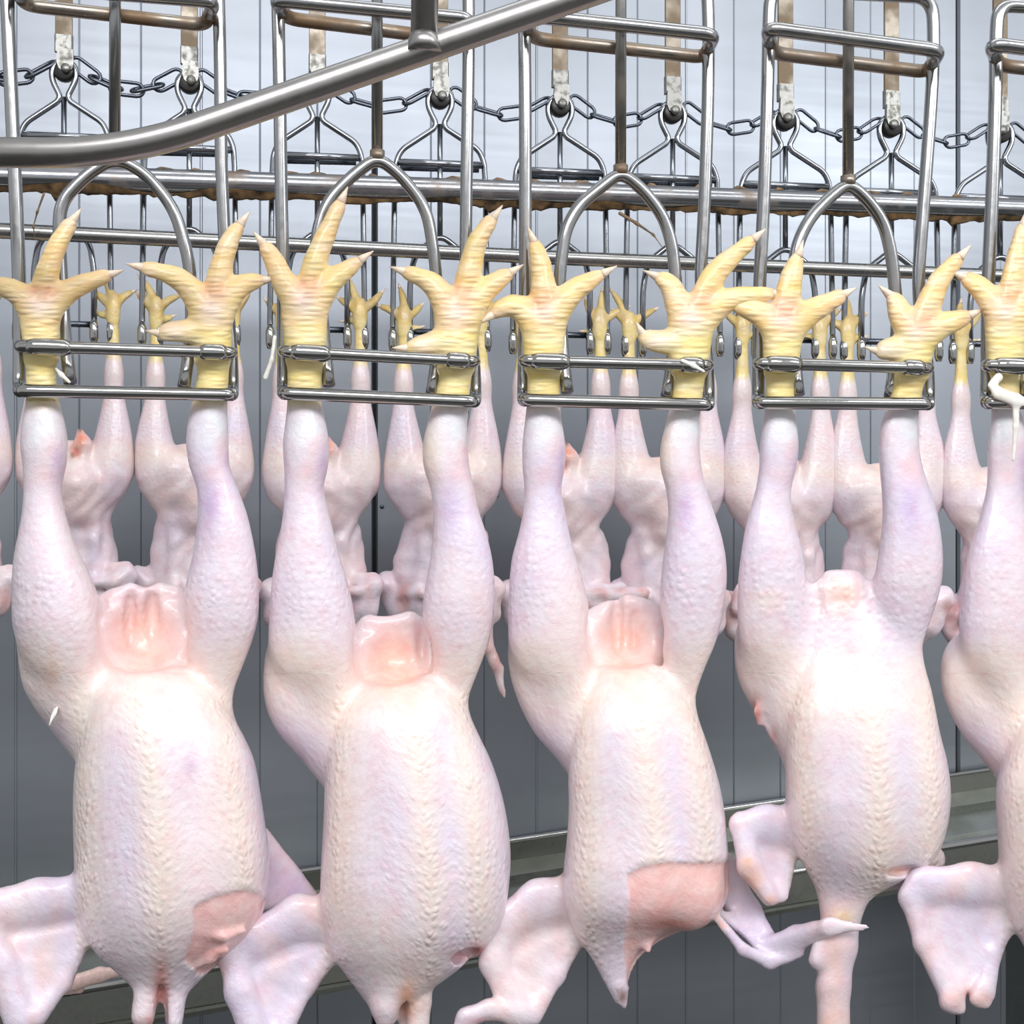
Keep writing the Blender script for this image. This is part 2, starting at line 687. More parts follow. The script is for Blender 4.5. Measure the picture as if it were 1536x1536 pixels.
        for a in cor:
            for b in cor:
                if sum(b) - sum(a) == 1 and all(y >= x for x, y in zip(a, b)):
                    va = v[I + a[0], J + a[1], K + a[2]]
                    vb = v[I + b[0], J + b[1], K + b[2]]
                    cr = (va < 0) != (vb < 0)
                    t = np.where(cr, va / np.where(cr, va - vb, 1), 0)
                    for c in range(3):
                        acc[:, c] += np.where(cr, a[c] + t * (b[c] - a[c]), 0)
                    num += cr
        Vx = acc / num[:, None] + np.stack([I, J, K], 1)
        quads = []
        for c in range(3):
            sl0 = [slice(1, -1)] * 3
            sl1 = [slice(1, -1)] * 3
            sl0[c] = slice(0, -1)
            sl1[c] = slice(1, None)
            A = s[tuple(sl0)]
            B = s[tuple(sl1)]
            ii = np.array(np.nonzero(A != B)).T
            fl_ = A[ii[:, 0], ii[:, 1], ii[:, 2]]
            off = np.array([1, 1, 1])
            off[c] = 0
            g = ii + off
            u, w = (c + 1) % 3, (c + 2) % 3
            q = []
            for du, dw in ((-1, -1), (0, -1), (0, 0), (-1, 0)):
                h = g.copy()
                h[:, u] += du
                h[:, w] += dw
                q.append(idx[h[:, 0], h[:, 1], h[:, 2]])
            q = np.stack(q, 1)
            q[~fl_] = q[~fl_][:, ::-1]
            quads.append(q)
        Q = np.concatenate(quads)
        # light relaxation keeps grid steps from showing
        for _ in range(2):
            sm = np.zeros_like(Vx)
            nn = np.zeros(len(Vx))
            for a in range(4):
                b = (a + 1) % 4
                np.add.at(sm, Q[:, a], Vx[Q[:, b]])
                np.add.at(nn, Q[:, a], 1)
                np.add.at(sm, Q[:, b], Vx[Q[:, a]])
                np.add.at(nn, Q[:, b], 1)
            Vx = Vx * 0.5 + 0.5 * sm / nn[:, None]
        Vp = Vx * self.h + np.array([a[0] for a in self.ax])
        return Vp, Q


def organic(name, Vp, Q, zfun, mat, skin=None, fc=None, fm=None, parent=None, origin=None):
    """Vp in line space -> world mesh object"""
    z0 = zfun(Vp[:, 0])
    Z = z0 + Vp[:, 2] * z0 / F
    W = np.stack([(Vp[:, 0] - 768) * Z / F, Z, CAMZ + (HY - Vp[:, 1]) * Z / F], 1)
    if origin is not None:
        W = W - np.array(origin)
    me = bpy.data.meshes.new(name)
    me.vertices.add(len(W))
    me.vertices.foreach_set('co', W.astype(np.float32).ravel())
    # in world the image row runs down, so faces keep their outward winding after both axis flips
    Qr = Q
    me.loops.add(Qr.size)
    me.loops.foreach_set('vertex_index', Qr.astype(np.int32).ravel())
    me.polygons.add(len(Qr))
    me.polygons.foreach_set('loop_start', np.arange(0, Qr.size, 4, dtype=np.int32))
    me.polygons.foreach_set('use_smooth', np.ones(len(Qr), bool))
    me.update(calc_edges=True)
    if skin is not None:
        a = me.color_attributes.new('skin', 'FLOAT_COLOR', 'POINT')
        c = np.ones((len(W), 4), np.float32)
        c[:, :3] = skin
        a.data.foreach_set('color', c.ravel())
        a = me.attributes.new('fc', 'FLOAT_VECTOR', 'POINT')
        a.data.foreach_set('vector', fc.astype(np.float32).ravel())
        a = me.attributes.new('fm', 'FLOAT', 'POINT')
        a.data.foreach_set('value', fm.astype(np.float32))
    me.materials.append(mat)
    o = bpy.data.objects.new(name, me)
    if origin is not None:
        o.location = origin
    link(o, parent)
    bpy.context.view_layer.update()
    return o


def lin(c):
    return np.array(s2l(c))


SKIN, LAV, CREAM, PINK = lin((245, 230, 231)), lin((230, 220, 238)), lin((248, 233, 220)), lin((245, 208, 208))
YEL, TOE, PAD, WEB = lin((245, 227, 156)), lin((251, 219, 162)), lin((246, 226, 220)), lin((246, 188, 146))
CAV, HOCK, BRUISE, MEAT = lin((248, 208, 192)), lin((232, 236, 240)), lin((200, 176, 214)), lin((250, 206, 202))
RAW, RED, ORANGE, BROWN = lin((206, 112, 92)), lin((190, 80, 66)), lin((242, 170, 112)), lin((120, 62, 30))


def wob(V, s, seed):
    r = np.random.RandomState(seed)
    o = np.zeros(len(V))
    for i in range(5):
        w = r.normal(size=3) / s
        o += np.sin(V @ w + r.uniform(0, 6.28))
    return o / 5 * 1.4


def sstep(x, a, b):
    t = np.clip((x - a) / (b - a), 0, 1)
    return t * t * (3 - 2 * t)


class Paint:
    def __init__(self, V, base):
        self.V = V
        self.c = np.repeat(base[None, :], len(V), 0)

    def mix(self, col, w):
        w = np.clip(w, 0, 1)[:, None]
        self.c = self.c * (1 - w) + col[None, :] * w

    def spot(self, x, y, rx, ry, col, a, hard=0.0):
        e = ((self.V[:, 0] - x) / rx) ** 2 + ((self.V[:, 1] - y) / ry) ** 2
        w = np.exp(-e * 1.2) if hard <= 0 else sstep(np.sqrt(e), 1 + hard, 1 - hard)
        self.mix(col, w * a)


def rows_x(rows, cd, rdk, extra=None):
    """(y, xl, xr) -> loft rows, depth radius rdk * half width, centre depth cd(y)"""
    out = []
    for (y, a, b) in rows:
        out.append((y, (a + b) / 2, (b - a) / 2, cd(y), (b - a) / 2 * rdk))
    return out


def cone_claw(tip_from, tip, r, zfun, parent):
    """a short curved horn claw at a toe end (line space)"""
    a = Vector(tip_from)
    b = Vector(tip)
    dr = b - a
    n = 6
    pts, rr = [], []
    for i in range(n):
        t = i / (n - 1)
        p = a + dr * t + Vector((0, 0, -1)) * (r * 0.5 * math.sin(t * math.pi))
        z = zfun(p.x)
        pts.append(P(p.x, p.y, z + p.z * z / F))
        rr.append(max(0.12, (1 - t) ** 0.8) * r * z / F)
    V, Fc = tube_data(pts, rr, 8)
    return mesh_obj('claw', V, Fc, M_CLAW, parent)


def foot(f, fx, fy, d, toes, hallux=None, s=1.0, k=9):
    """palm above the shank and long toes; toes: list of polylines of (x, y) from the palm; returns claw seats"""
    claws = []
    for poly in toes + ([hallux] if hallux else []):
        n = len(poly)
        is_h = hallux is not None and poly is hallux
        r0, r1 = (19.5 * s, 9.8 * s) if not is_h else (17 * s, 10 * s)
        pts = []
        # resample with a Catmull-Rom curve from the palm outwards
        ctl = [np.array((p[0], p[1], p[2] if len(p) > 2 else d)) for p in poly]
        ctl = [2 * ctl[0] - ctl[1]] + ctl + [2 * ctl[-1] - ctl[-2]]
        for i in range(1, len(ctl) - 2):
            for t in np.linspace(0, 1, 5)[: 5 if i == len(ctl) - 3 else 4]:
                p0, p1, p2, p3 = ctl[i - 1:i + 3]
                pts.append(0.5 * ((2 * p1) + (p2 - p0) * t + (2 * p0 - 5 * p1 + 4 * p2 - p3) * t ** 2 + (3 * p1 - p0 - 3 * p2 + p3) * t ** 3))
        pts = np.array(pts)
        L = 21 * s
        keep = np.linalg.norm(pts - pts[-1], axis=1) > L + 3 * s
        keep[-1] = True
        keep[0] = True
        bk = pts[-1] - pts[-2]
        pts = pts[keep]
        m = len(pts)
        back = bk / (np.linalg.norm(bk) + 1e-6)
        ch = []
        for i, p in enumerate(pts):
            t = i / (m - 1)
            r = r0 + (r1 - r0) * t ** 0.9
            r *= 1 + 0.05 * math.cos(t * 3 * 2 * math.pi)       # joints of the toe
            ch.append((p[0], p[1], p[2], r))
        # stop short: the last stretch is the claw
        ch[-1] = (pts[-1][0] - back[0] * L, pts[-1][1] - back[1] * L, pts[-1][2] - back[2] * L, r1 * 0.92)
        f.chain(ch, k=k)
        e = np.array(ch[-1][:3])
        claws.append((e + back * (r1 * 0.15), e + back * (L + 6 * s), r1 * 0.8))
    return claws


# ------------------------------------------------------------------ the birds of the front line
VOX_F = 4.5
Dleg = lambda y: 4 + max(0, (y - 800)) * 0.10


def front_bird(name, spec, label):
    f = Field(spec['lo'], spec['hi'], VOX_F)
    cx = spec['cx']
    # legs
    for key in ('legL', 'legR'):
        if key in spec:
            f.loft(rows_x(spec[key], Dleg, 0.98), k=14, sm=9)
    # flank behind the breast
    f.loft([(y, (a + b) / 2, (b - a) / 2, 62 + (y - 930) * 0.05, rd) for (y, a, b, rd) in spec['flank']], k=16, sm=10)
    # back wall rising behind the vent
    bx, by, bw = spec['vent']
    f.loft([(by - 2, bx, bw * 0.5, 92, 6), (by + 10, bx, bw * 0.95, 92, 13), (by + 25, bx, bw * 1.1, 84, 26), (by + 80, bx, bw * 1.3, 78, 40),
            (by + 150, bx + 10, bw * 1.5, 80, 46), (by + 260, bx + 18, bw * 1.5, 70, 60), (by + 400, bx + 25, bw * 1.3, 70, 60)], k=14, sm=10)
    rv = random.Random(spec['seed'])
    rim = [(bx + bw * t, by + rv.uniform(-2, 14) + 16 * t * t, 90 + rv.uniform(-6, 4), rv.uniform(9, 14)) for t in (-0.95, -0.6, -0.25, 0.1, 0.4, 0.75, 1.0)]
    f.chain(rim, k=10)
    # trunk and breast
    rows = []
    for (y, a, b) in spec['body']:
        hw = (b - a) / 2
        rows.append((y, (a + b) / 2, hw, spec['cd'](y), spec['rd'](y, hw)))
    f.loft(rows, k=spec.get('kb', 16), sm=9)
    for ch in spec.get('chains', []):
        f.chain(ch[0], k=ch[1], q=ch[2] if len(ch) > 2 else 1.0)
    for t in spec.get('tris', []):
        f.tri(t[0], t[1], t[2], t[3], k=t[4] if len(t) > 4 else 12)
    for g in spec.get('digs', []):
        f.dig(g[0], g[1], g[2] if len(g) > 2 else 12)
    claws = []
    for ft in spec['feet']:
        # palm
        x0, y0, x1, y1, w = ft['palm']        # from shank (x0,y0) to palm centre (x1,y1)
        f.loft([(y1 - 34, x1, w * 0.42, -2, 8), (y1 - 20, x1, w * 0.72, -3, 14), (y1 + 4, x1, w * 0.96, -4, 19), (y1 + (y0 - y1) * 0.55, (x0 + x1) / 2, w * 0.93, -3, 22),
                (y0, x0, w * 0.84, 0, 24), (y0 + 30, x0, w * 0.78, 2, 25)], k=10, sm=6)
        claws += foot(f, x1, y1, -4, ft['toes'], ft.get('hallux'))
    # patches where the skin is gone lie a little deeper than the skin
    X, Y, D = f.ax[0].reshape(-1, 1, 1), f.ax[1].reshape(1, -1, 1), f.ax[2].reshape(1, 1, -1)
    for (poly, depth) in spec.get('bare', []):
        msk = poly_mask(poly, X[:, :, 0], Y[:, :, 0], 2.5)[:, :, None] * (D < 24)
        f.v += depth * msk.astype(np.float32)
    # shallow furrows either side of the keel and folds between leg and breast
    for (x0, y0, x1, y1, w, dp) in spec.get('furrows', []):
        t = np.clip((Y - y0) / (y1 - y0), 0, 1)
        xx = x0 + (x1 - x0) * t
        f.v += (dp * np.exp(-((X - xx) / w) ** 2) * np.clip(np.sin(np.pi * t), 0, 1) ** 0.6 * (D < 40)).astype(np.float32)
    V, Q = f.mesh()
    # ---------------- colour of the skin itself
    p = Paint(V, SKIN)
    x, y, d = V.T
    n1, n2 = wob(V, 46, spec['seed']), wob(V, 22, spec['seed'] + 1)
    p.mix(LAV, 0.55 + 0.5 * n1)
    p.mix(PINK, 0.22 * np.clip(n2, 0, 1))
    tr = spec['tracts']
    dist = np.full(len(V), 999.0)
    for (tx0, ty0, tx1, ty1) in tr:
        t = np.clip((y - ty0) / (ty1 - ty0), 0, 1)
        dist = np.minimum(dist, np.abs(x - (tx0 + (tx1 - tx0) * t)))
    on_body = sstep(y, 1000, 1060)
    tw = np.exp(-(dist / 26) ** 2) * on_body
    p.mix(CREAM, 0.8 * tw * (1 - sstep(y, 1330, 1460) * 0.6))
    p.mix(CREAM, 0.55 * sstep(y, 960, 1010) * (1 - sstep(y, 1040, 1120)))
    for side in ('legL', 'legR'):
        if side not in spec:
            continue
        rr = spec[side]
        lx = (rr[0][1] + rr[0][2]) / 2
        p.spot(lx + 2, 640, 34, 40, HOCK, 0.9)
        p.spot(lx + 16, 672, 16, 30, PINK, 0.6)
        p.spot(lx + 4, 712, 24, 16, PINK, 0.5)
        p.spot(lx + 26, 690, 10, 22, BRUISE, 0.5)
        p.spot(lx + 8, 648, 16, 16, lin((238, 243, 247)), 0.7)
        p.spot(lx + (-6 if side == 'legR' else 26), 762 if side == 'legR' else 720, 18, 46, BRUISE, (0.62 + 0.3 * n2) if side == 'legR' else 0.35)
        p.spot(lx - 20 if side == 'legL' else lx + 45, 985, 60, 36, CREAM, 0.6)
    for s in spec.get('spots', []):
        p.spot(*s)
    for (wx0_, wy0_, wx1_, wy1_) in spec.get('smooth', []):
        inside = (x > wx0_) & (x < wx1_) & (y > wy0_) & (y < wy1_)
        p.mix(LAV, inside * (0.35 + 0.5 * n1))
        p.mix(lin((246, 214, 206)), inside * np.clip(0.5 * n2, 0, 0.5))
    # vent
    p.spot(bx, by + 66, bw * 1.0, 74, CAV, spec.get('cav', 0.9))
    p.spot(bx + 8, by + 100, bw * 0.5, 28, ORANGE, 0.12)
    # yellow shanks, paler toes
    wy = 1 - sstep(y, 592, 622)
    p.mix(YEL, wy)
    toe = 1 - sstep(y, 480, 515)
    p.mix(TOE, toe * (0.75 + 0.4 * n2))
    for ft in spec['feet']:
        x1, y1 = ft['palm'][2:4]
        p.spot(x1, y1 - 5, 22, 22, PAD, 0.75)
        for tt in ft['toes']:
            p.spot(tt[-1][0], tt[-1][1], 26, 26, lin((246, 204, 180)), 0.75)
        ts = ft['toes']
        for a_, b_ in ((0, 1), (0, 2)):
            if len(ts) > max(a_, b_):
                mxx = (ts[a_][1][0] + ts[b_][1][0]) / 2 * 0.6 + x1 * 0.4
                myy = (ts[a_][1][1] + ts[b_][1][1]) / 2 * 0.6 + y1 * 0.4
                p.spot(mxx, myy, 16, 16, WEB, 0.8)
        if ft.get('hallux'):
            p.spot(ft['hallux'][1][0], ft['hallux'][1][1], 30, 18, PAD, 0.6)
    for (poly, depth) in spec.get('bare', []):
        m = poly_mask(poly, x, y, 2.0) * (d < 27)
        p.mix(MEAT, m)
        p.mix(lin((248, 206, 198)), m * np.clip(n1, 0, 1) * 0.7)
    for s in spec.get('late', []):
        p.spot(*s)
    # follicle lattice: chevrons along the feather tracts
    up = y < 600
    ch = np.where(y > 1010, 0.45 * np.minimum(dist, 120), 0)
    fc = np.stack([x, y + ch, d], 1)
    fc[up] = np.stack([x * 0.36, y * 1.5, d * 0.36], 1)[up]
    leg = np.exp(-((y - 890) / 80) ** 2) * 0.55 * np.clip(0.75 + 0.6 * n1, 0, 1.2)
    fm = 0.05 + leg + on_body * (0.10 + 0.55 * np.exp(-(dist / 20) ** 2) * np.clip(0.8 + 0.7 * n2, 0.15, 1.1)) * (1 - 0.45 * sstep(y, 1400, 1500))
    fm = fm + 0.3 * sstep(y, 1220, 1330) * on_body * np.clip(0.5 + n1, 0, 1)
    fm = np.where(y < 600, 0.7, np.where(y < 760, 0.03, fm))
    for (poly, depth) in spec.get('bare', []):
        fm = fm * (1 - poly_mask(poly, x, y, 2.0))
    for (wx0_, wy0_, wx1_, wy1_) in spec.get('smooth', []):
        inside = (x > wx0_) & (x < wx1_) & (y > wy0_) & (y < wy1_)
        fm = np.where(inside, fm * 0.12, fm)
    org = PF(cx, 556, 0)
    o = organic(name, V, Q, ZF, M_SKIN, p.c, fc, np.clip(fm, 0, 1), origin=org)
    for a, b, r in claws:
        cone_claw(a, b, r, ZF, o)
    tag(o, label, 'chicken', 'plucked chickens on the front line')
    return o


def poly_mask(poly, x, y, soft):
    """1 inside a polygon with a soft rim; x, y broadcast"""
    x, y = np.broadcast_arrays(x, y)
    ins = np.zeros(x.shape, bool)
    dm = np.full(x.shape, 1e9)
    n = len(poly)
    for i in range(n):
        x0, y0 = poly[i]
        x1, y1 = poly[(i + 1) % n]
        cond = ((y0 > y) != (y1 > y))
        with np.errstate(divide='ignore', invalid='ignore'):
            xi = (x1 - x0) * (y - y0) / ((y1 - y0) if y1 != y0 else 1e-9) + x0
        ins ^= cond & (x < xi)
        ex, ey = x1 - x0, y1 - y0
        t = np.clip(((x - x0) * ex + (y - y0) * ey) / (ex * ex + ey * ey + 1e-9), 0, 1)
        dm = np.minimum(dm, np.hypot(x - x0 - t * ex, y - y0 - t * ey))
    sd = np.where(ins, dm, -dm)
    return sstep(sd, -soft, soft)


def std_rd(y, hw):
    return hw * 0.86 if y > 1080 else hw * (0.62 + 0.24 * max(0, (y - 1000)) / 80)


BIRDS = []

# -- bird 1
b1 = dict(seed=11, cx=190, lo=(-130, 285, -175), hi=(480, 1640, 190), cd=lambda y: 22, rd=std_rd,
    legL=[(505, 38, 86), (560, 38, 84), (600, 39, 88), (633, 32, 98), (667, 29, 103), (700, 34, 100), (733, 35, 91), (767, 33, 97), (800, 27, 107), (833, 20, 121),
          (867, 17, 138), (900, 17, 150), (933, 17, 156), (967, 25, 157), (1000, 40, 152), (1040, 75, 150), (1090, 112, 150), (1120, 128, 140)],
    legR=[(505, 294, 346), (560, 296, 344), (600, 289, 341), (633, 281, 342), (667, 278, 343), (700, 283, 344), (733, 296, 357), (767, 297, 370), (800, 294, 378), (833, 289, 384),
          (867, 280, 388), (900, 274, 389), (933, 274, 387), (967, 275, 377), (1000, 283, 364), (1033, 290, 351), (1067, 300, 347), (1110, 318, 345)],
    flank=[(915, 60, 90, 20), (935, 22, 140, 55), (967, 25, 165, 66), (1000, 28, 180, 72), (1033, 34, 190, 74), (1067, 54, 200, 74), (1100, 80, 210, 70), (1136, 107, 215, 64), (1180, 150, 220, 40)],
    vent=(213, 886, 68),
    body=[(990, 190, 240), (1003, 160, 282), (1036, 130, 330), (1070, 125, 346), (1100, 119, 364), (1136, 114, 381), (1170, 110, 388), (1203, 109, 393), (1236, 109, 398), (1270, 110, 404),
          (1303, 111, 405), (1336, 113, 402), (1370, 117, 396), (1403, 127, 378), (1436, 146, 345), (1463, 180, 306), (1485, 200, 288), (1500, 225, 265)],
    tracts=[(215, 1050, 240, 1300), (125, 1100, 130, 1400), (330, 1050, 368, 1300)],
    furrows=[(275, 1080, 300, 1330, 26, 5), (185, 1100, 190, 1350, 30, 3)],
    chains=[([(228, 1460, 15, 24), (215, 1525, 5, 19)], 10), ([(262, 1465, 15, 22), (256, 1535, 5, 18)], 10),
            ([(160, 1340, 45, 34), (60, 1352, 40, 33), (-30, 1372, 35, 34)], 16, 0.7), ([(-35, 1375, 35, 30), (0, 1450, 25, 26), (30, 1530, 15, 26)], 14, 0.7),
            ([(130, 1395, 40, 12), (95, 1475, 30, 10), (55, 1525, 20, 16)], 14),
            ([(390, 1290, 70, 26), (425, 1320, 85, 24), (462, 1350, 85, 12)], 12, 0.6),
            ([(300, 1396, -66, 9), (335, 1406, -54, 12), (366, 1396, -34, 10)], 9), ([(298, 1446, -26, 12), (318, 1436, -34, 13), (340, 1424, -34, 10)], 8)],
    tris=[((126, 1396, 42), (96, 1476, 34), (10, 1420, 36), 8), ((110, 1440, 38), (60, 1515, 24), (30, 1450, 32), 8), ((120, 1380, 48), (-20, 1390, 42), (40, 1515, 24), 7.5), ((395, 1250, 75), (470, 1348, 80), (390, 1360, 75), 10)],
    digs=[((331, 1440, -52), (9, 7, 16), 4), ((242, 1545, -5), (10, 75, 26), 8), ((213, 945, 20), (66, 66, 66), 18), ((196, 930, 74), (10, 46, 22), 8), ((228, 925, 78), (12, 40, 20), 8)],
    bare=[([(290, 1361), (318, 1346), (362, 1335), (390, 1340), (404, 1358), (402, 1380), (385, 1410), (345, 1445), (300, 1462), (276, 1440), (290, 1402)], 5)],
    late=[(318, 1430, 22, 12, RED, 0.45), (352, 1385, 30, 10, lin((250, 214, 206)), 0.8), (330, 1440, 7, 6, BROWN, 0.9), (242, 1480, 14, 50, RAW, 0.75), (222, 1532, 16, 10, RED, 0.5),
          (345, 1360, 40, 8, lin((250, 218, 212)), 0.7)],
    spots=[(435, 1320, 45, 60, BRUISE, 0.6), (285, 1150, 12, 20, BRUISE, 0.4), (78, 1010, 12, 26, ORANGE, 0.3), (250, 985, 40, 25, PINK, 0.4)],
    smooth=[(-200, 1300, 112, 1640), (406, 1240, 500, 1640)],
    feet=[dict(palm=(62, 512, 58, 462, 33), toes=[[(60, 455), (72, 405), (90, 360), (118, 318)], [(52, 468), (28, 440), (-2, 428), (-28, 424)], [(70, 470), (98, 440), (130, 424), (180, 407)]]),
          dict(palm=(318, 514, 316, 466, 34), toes=[[(322, 455), (332, 400), (346, 358), (371, 322)], [(308, 470), (284, 432), (255, 412), (195, 397)], [(330, 474), (350, 438), (372, 424), (412, 418)]],
               hallux=[(300, 497), (262, 497), (238, 499), (224, 497)])])
BIRDS.append(('plucked_chicken', b1, 'plucked chicken at far left of front row, oval of bare pink meat on breast'))

# -- bird 2
b2 = dict(seed=23, cx=569, lo=(310, 265, -175), hi=(830, 1640, 190), cd=lambda y: 22, rd=std_rd,
    legL=[(505, 430, 486), (560, 431, 484), (600, 431, 481), (633, 428, 489), (667, 423, 495), (700, 426, 493), (733, 427, 484), (767, 425, 493), (800, 420, 501), (833, 413, 509),
          (867, 408, 520), (900, 405, 528), (933, 403, 533), (967, 402, 536), (1000, 410, 536), (1040, 440, 534), (1090, 478, 528), (1120, 498, 512)],
    legR=[(505, 654, 714), (560, 660, 708), (600, 650, 704), (633, 641, 701), (667, 633, 701), (700, 634, 704), (733, 646, 711), (767, 650, 718), (800, 650, 730), (833, 646, 738),
          (867, 640, 742), (900, 634, 743), (933, 634, 740), (967, 638, 733), (1000, 646, 720), (1033, 655, 707), (1060, 664, 698), (1100, 680, 696)],
    flank=[(935, 440, 470, 20), (955, 404, 520, 52), (985, 397, 545, 66), (1020, 394, 560, 72), (1050, 396, 570, 74), (1075, 403, 575, 74), (1105, 419, 580, 72), (1136, 450, 585, 68), (1170, 476, 590, 60), (1210, 510, 580, 40)],
    vent=(590, 930, 62),
    body=[(1012, 570, 640), (1025, 545, 672), (1050, 520, 694), (1080, 500, 708), (1110, 492, 722), (1136, 489, 735), (1170, 487, 747), (1203, 486, 756), (1236, 485, 762), (1270, 483, 766),
          (1303, 481, 766), (1336, 480, 763), (1370, 482, 758), (1403, 488, 745), (1436, 499, 712), (1470, 524, 668), (1503, 548, 620), (1520, 560, 600), (1532, 572, 590)],
    tracts=[(620, 1050, 645, 1330), (512, 1120, 500, 1420), (690, 1060, 722, 1330)],
    furrows=[(660, 1080, 680, 1320, 22, 5), (560, 1100, 560, 1330, 28, 3.5)],
    chains=[([(615, 1455, 30, 34), (620, 1500, 34, 26), (622, 1560, 36, 22)], 10), ([(590, 1475, 4, 38), (580, 1512, 0, 22), (576, 1534, 0, 11)], 14),
            ([(520, 1385, 45, 36), (450, 1375, 42, 32), (375, 1412, 35, 28), (348, 1432, 30, 22)], 16, 0.7), ([(348, 1428, 30, 22), (360, 1490, 20, 22), (385, 1560, 15, 24)], 14, 0.8),
            ([(502, 1425, 45, 14), (460, 1480, 35, 11), (420, 1560, 20, 14)], 14),
            ([(735, 1400, 60, 20), (720, 1420, 40, 16)], 10)],
    tris=[((500, 1425, 48), (458, 1484, 38), (400, 1460, 36), 8), ((495, 1420, 51), (365, 1430, 38), (400, 1570, 22), 7.5)],
    digs=[((604, 1528, 6), (7, 44, 20), 7), ((590, 978, 16), (60, 50, 64), 16), ((632, 965, 50), (10, 40, 34), 8), ((690, 1432, 0), (34, 14, 40), 8)],
    late=[(612, 1500, 16, 36, ORANGE, 0.7), (604, 1520, 10, 26, BROWN, 0.6), (718, 1424, 15, 12, RED, 0.8), (690, 1434, 24, 10, RAW, 0.5)],
    spots=[(590, 990, 42, 40, ORANGE, 0.3), (385, 1410, 30, 30, BRUISE, 0.35), (640, 680, 20, 60, YEL, 0.35), (440, 1010, 36, 30, CREAM, 0.5)],
    smooth=[(300, 1300, 482, 1640)],
    feet=[dict(palm=(458, 514, 456, 458, 37), toes=[[(460, 448), (474, 390), (492, 345), (519, 286)], [(446, 455), (424, 420), (408, 385), (384, 352)], [(472, 462), (494, 425), (518, 406), (555, 380)]]),
          dict(palm=(684, 526, 686, 474, 36), toes=[[(692, 462), (706, 400), (718, 358), (750, 313)], [(676, 478), (660, 440), (640, 420), (590, 402)], [(702, 478), (722, 442), (748, 420), (780, 400)]],
               hallux=[(664, 512), (635, 518), (612, 522), (594, 522)])])
BIRDS.append(('plucked_chicken', b2, 'plucked chicken second from left in front row, breast skin whole to the neck'))

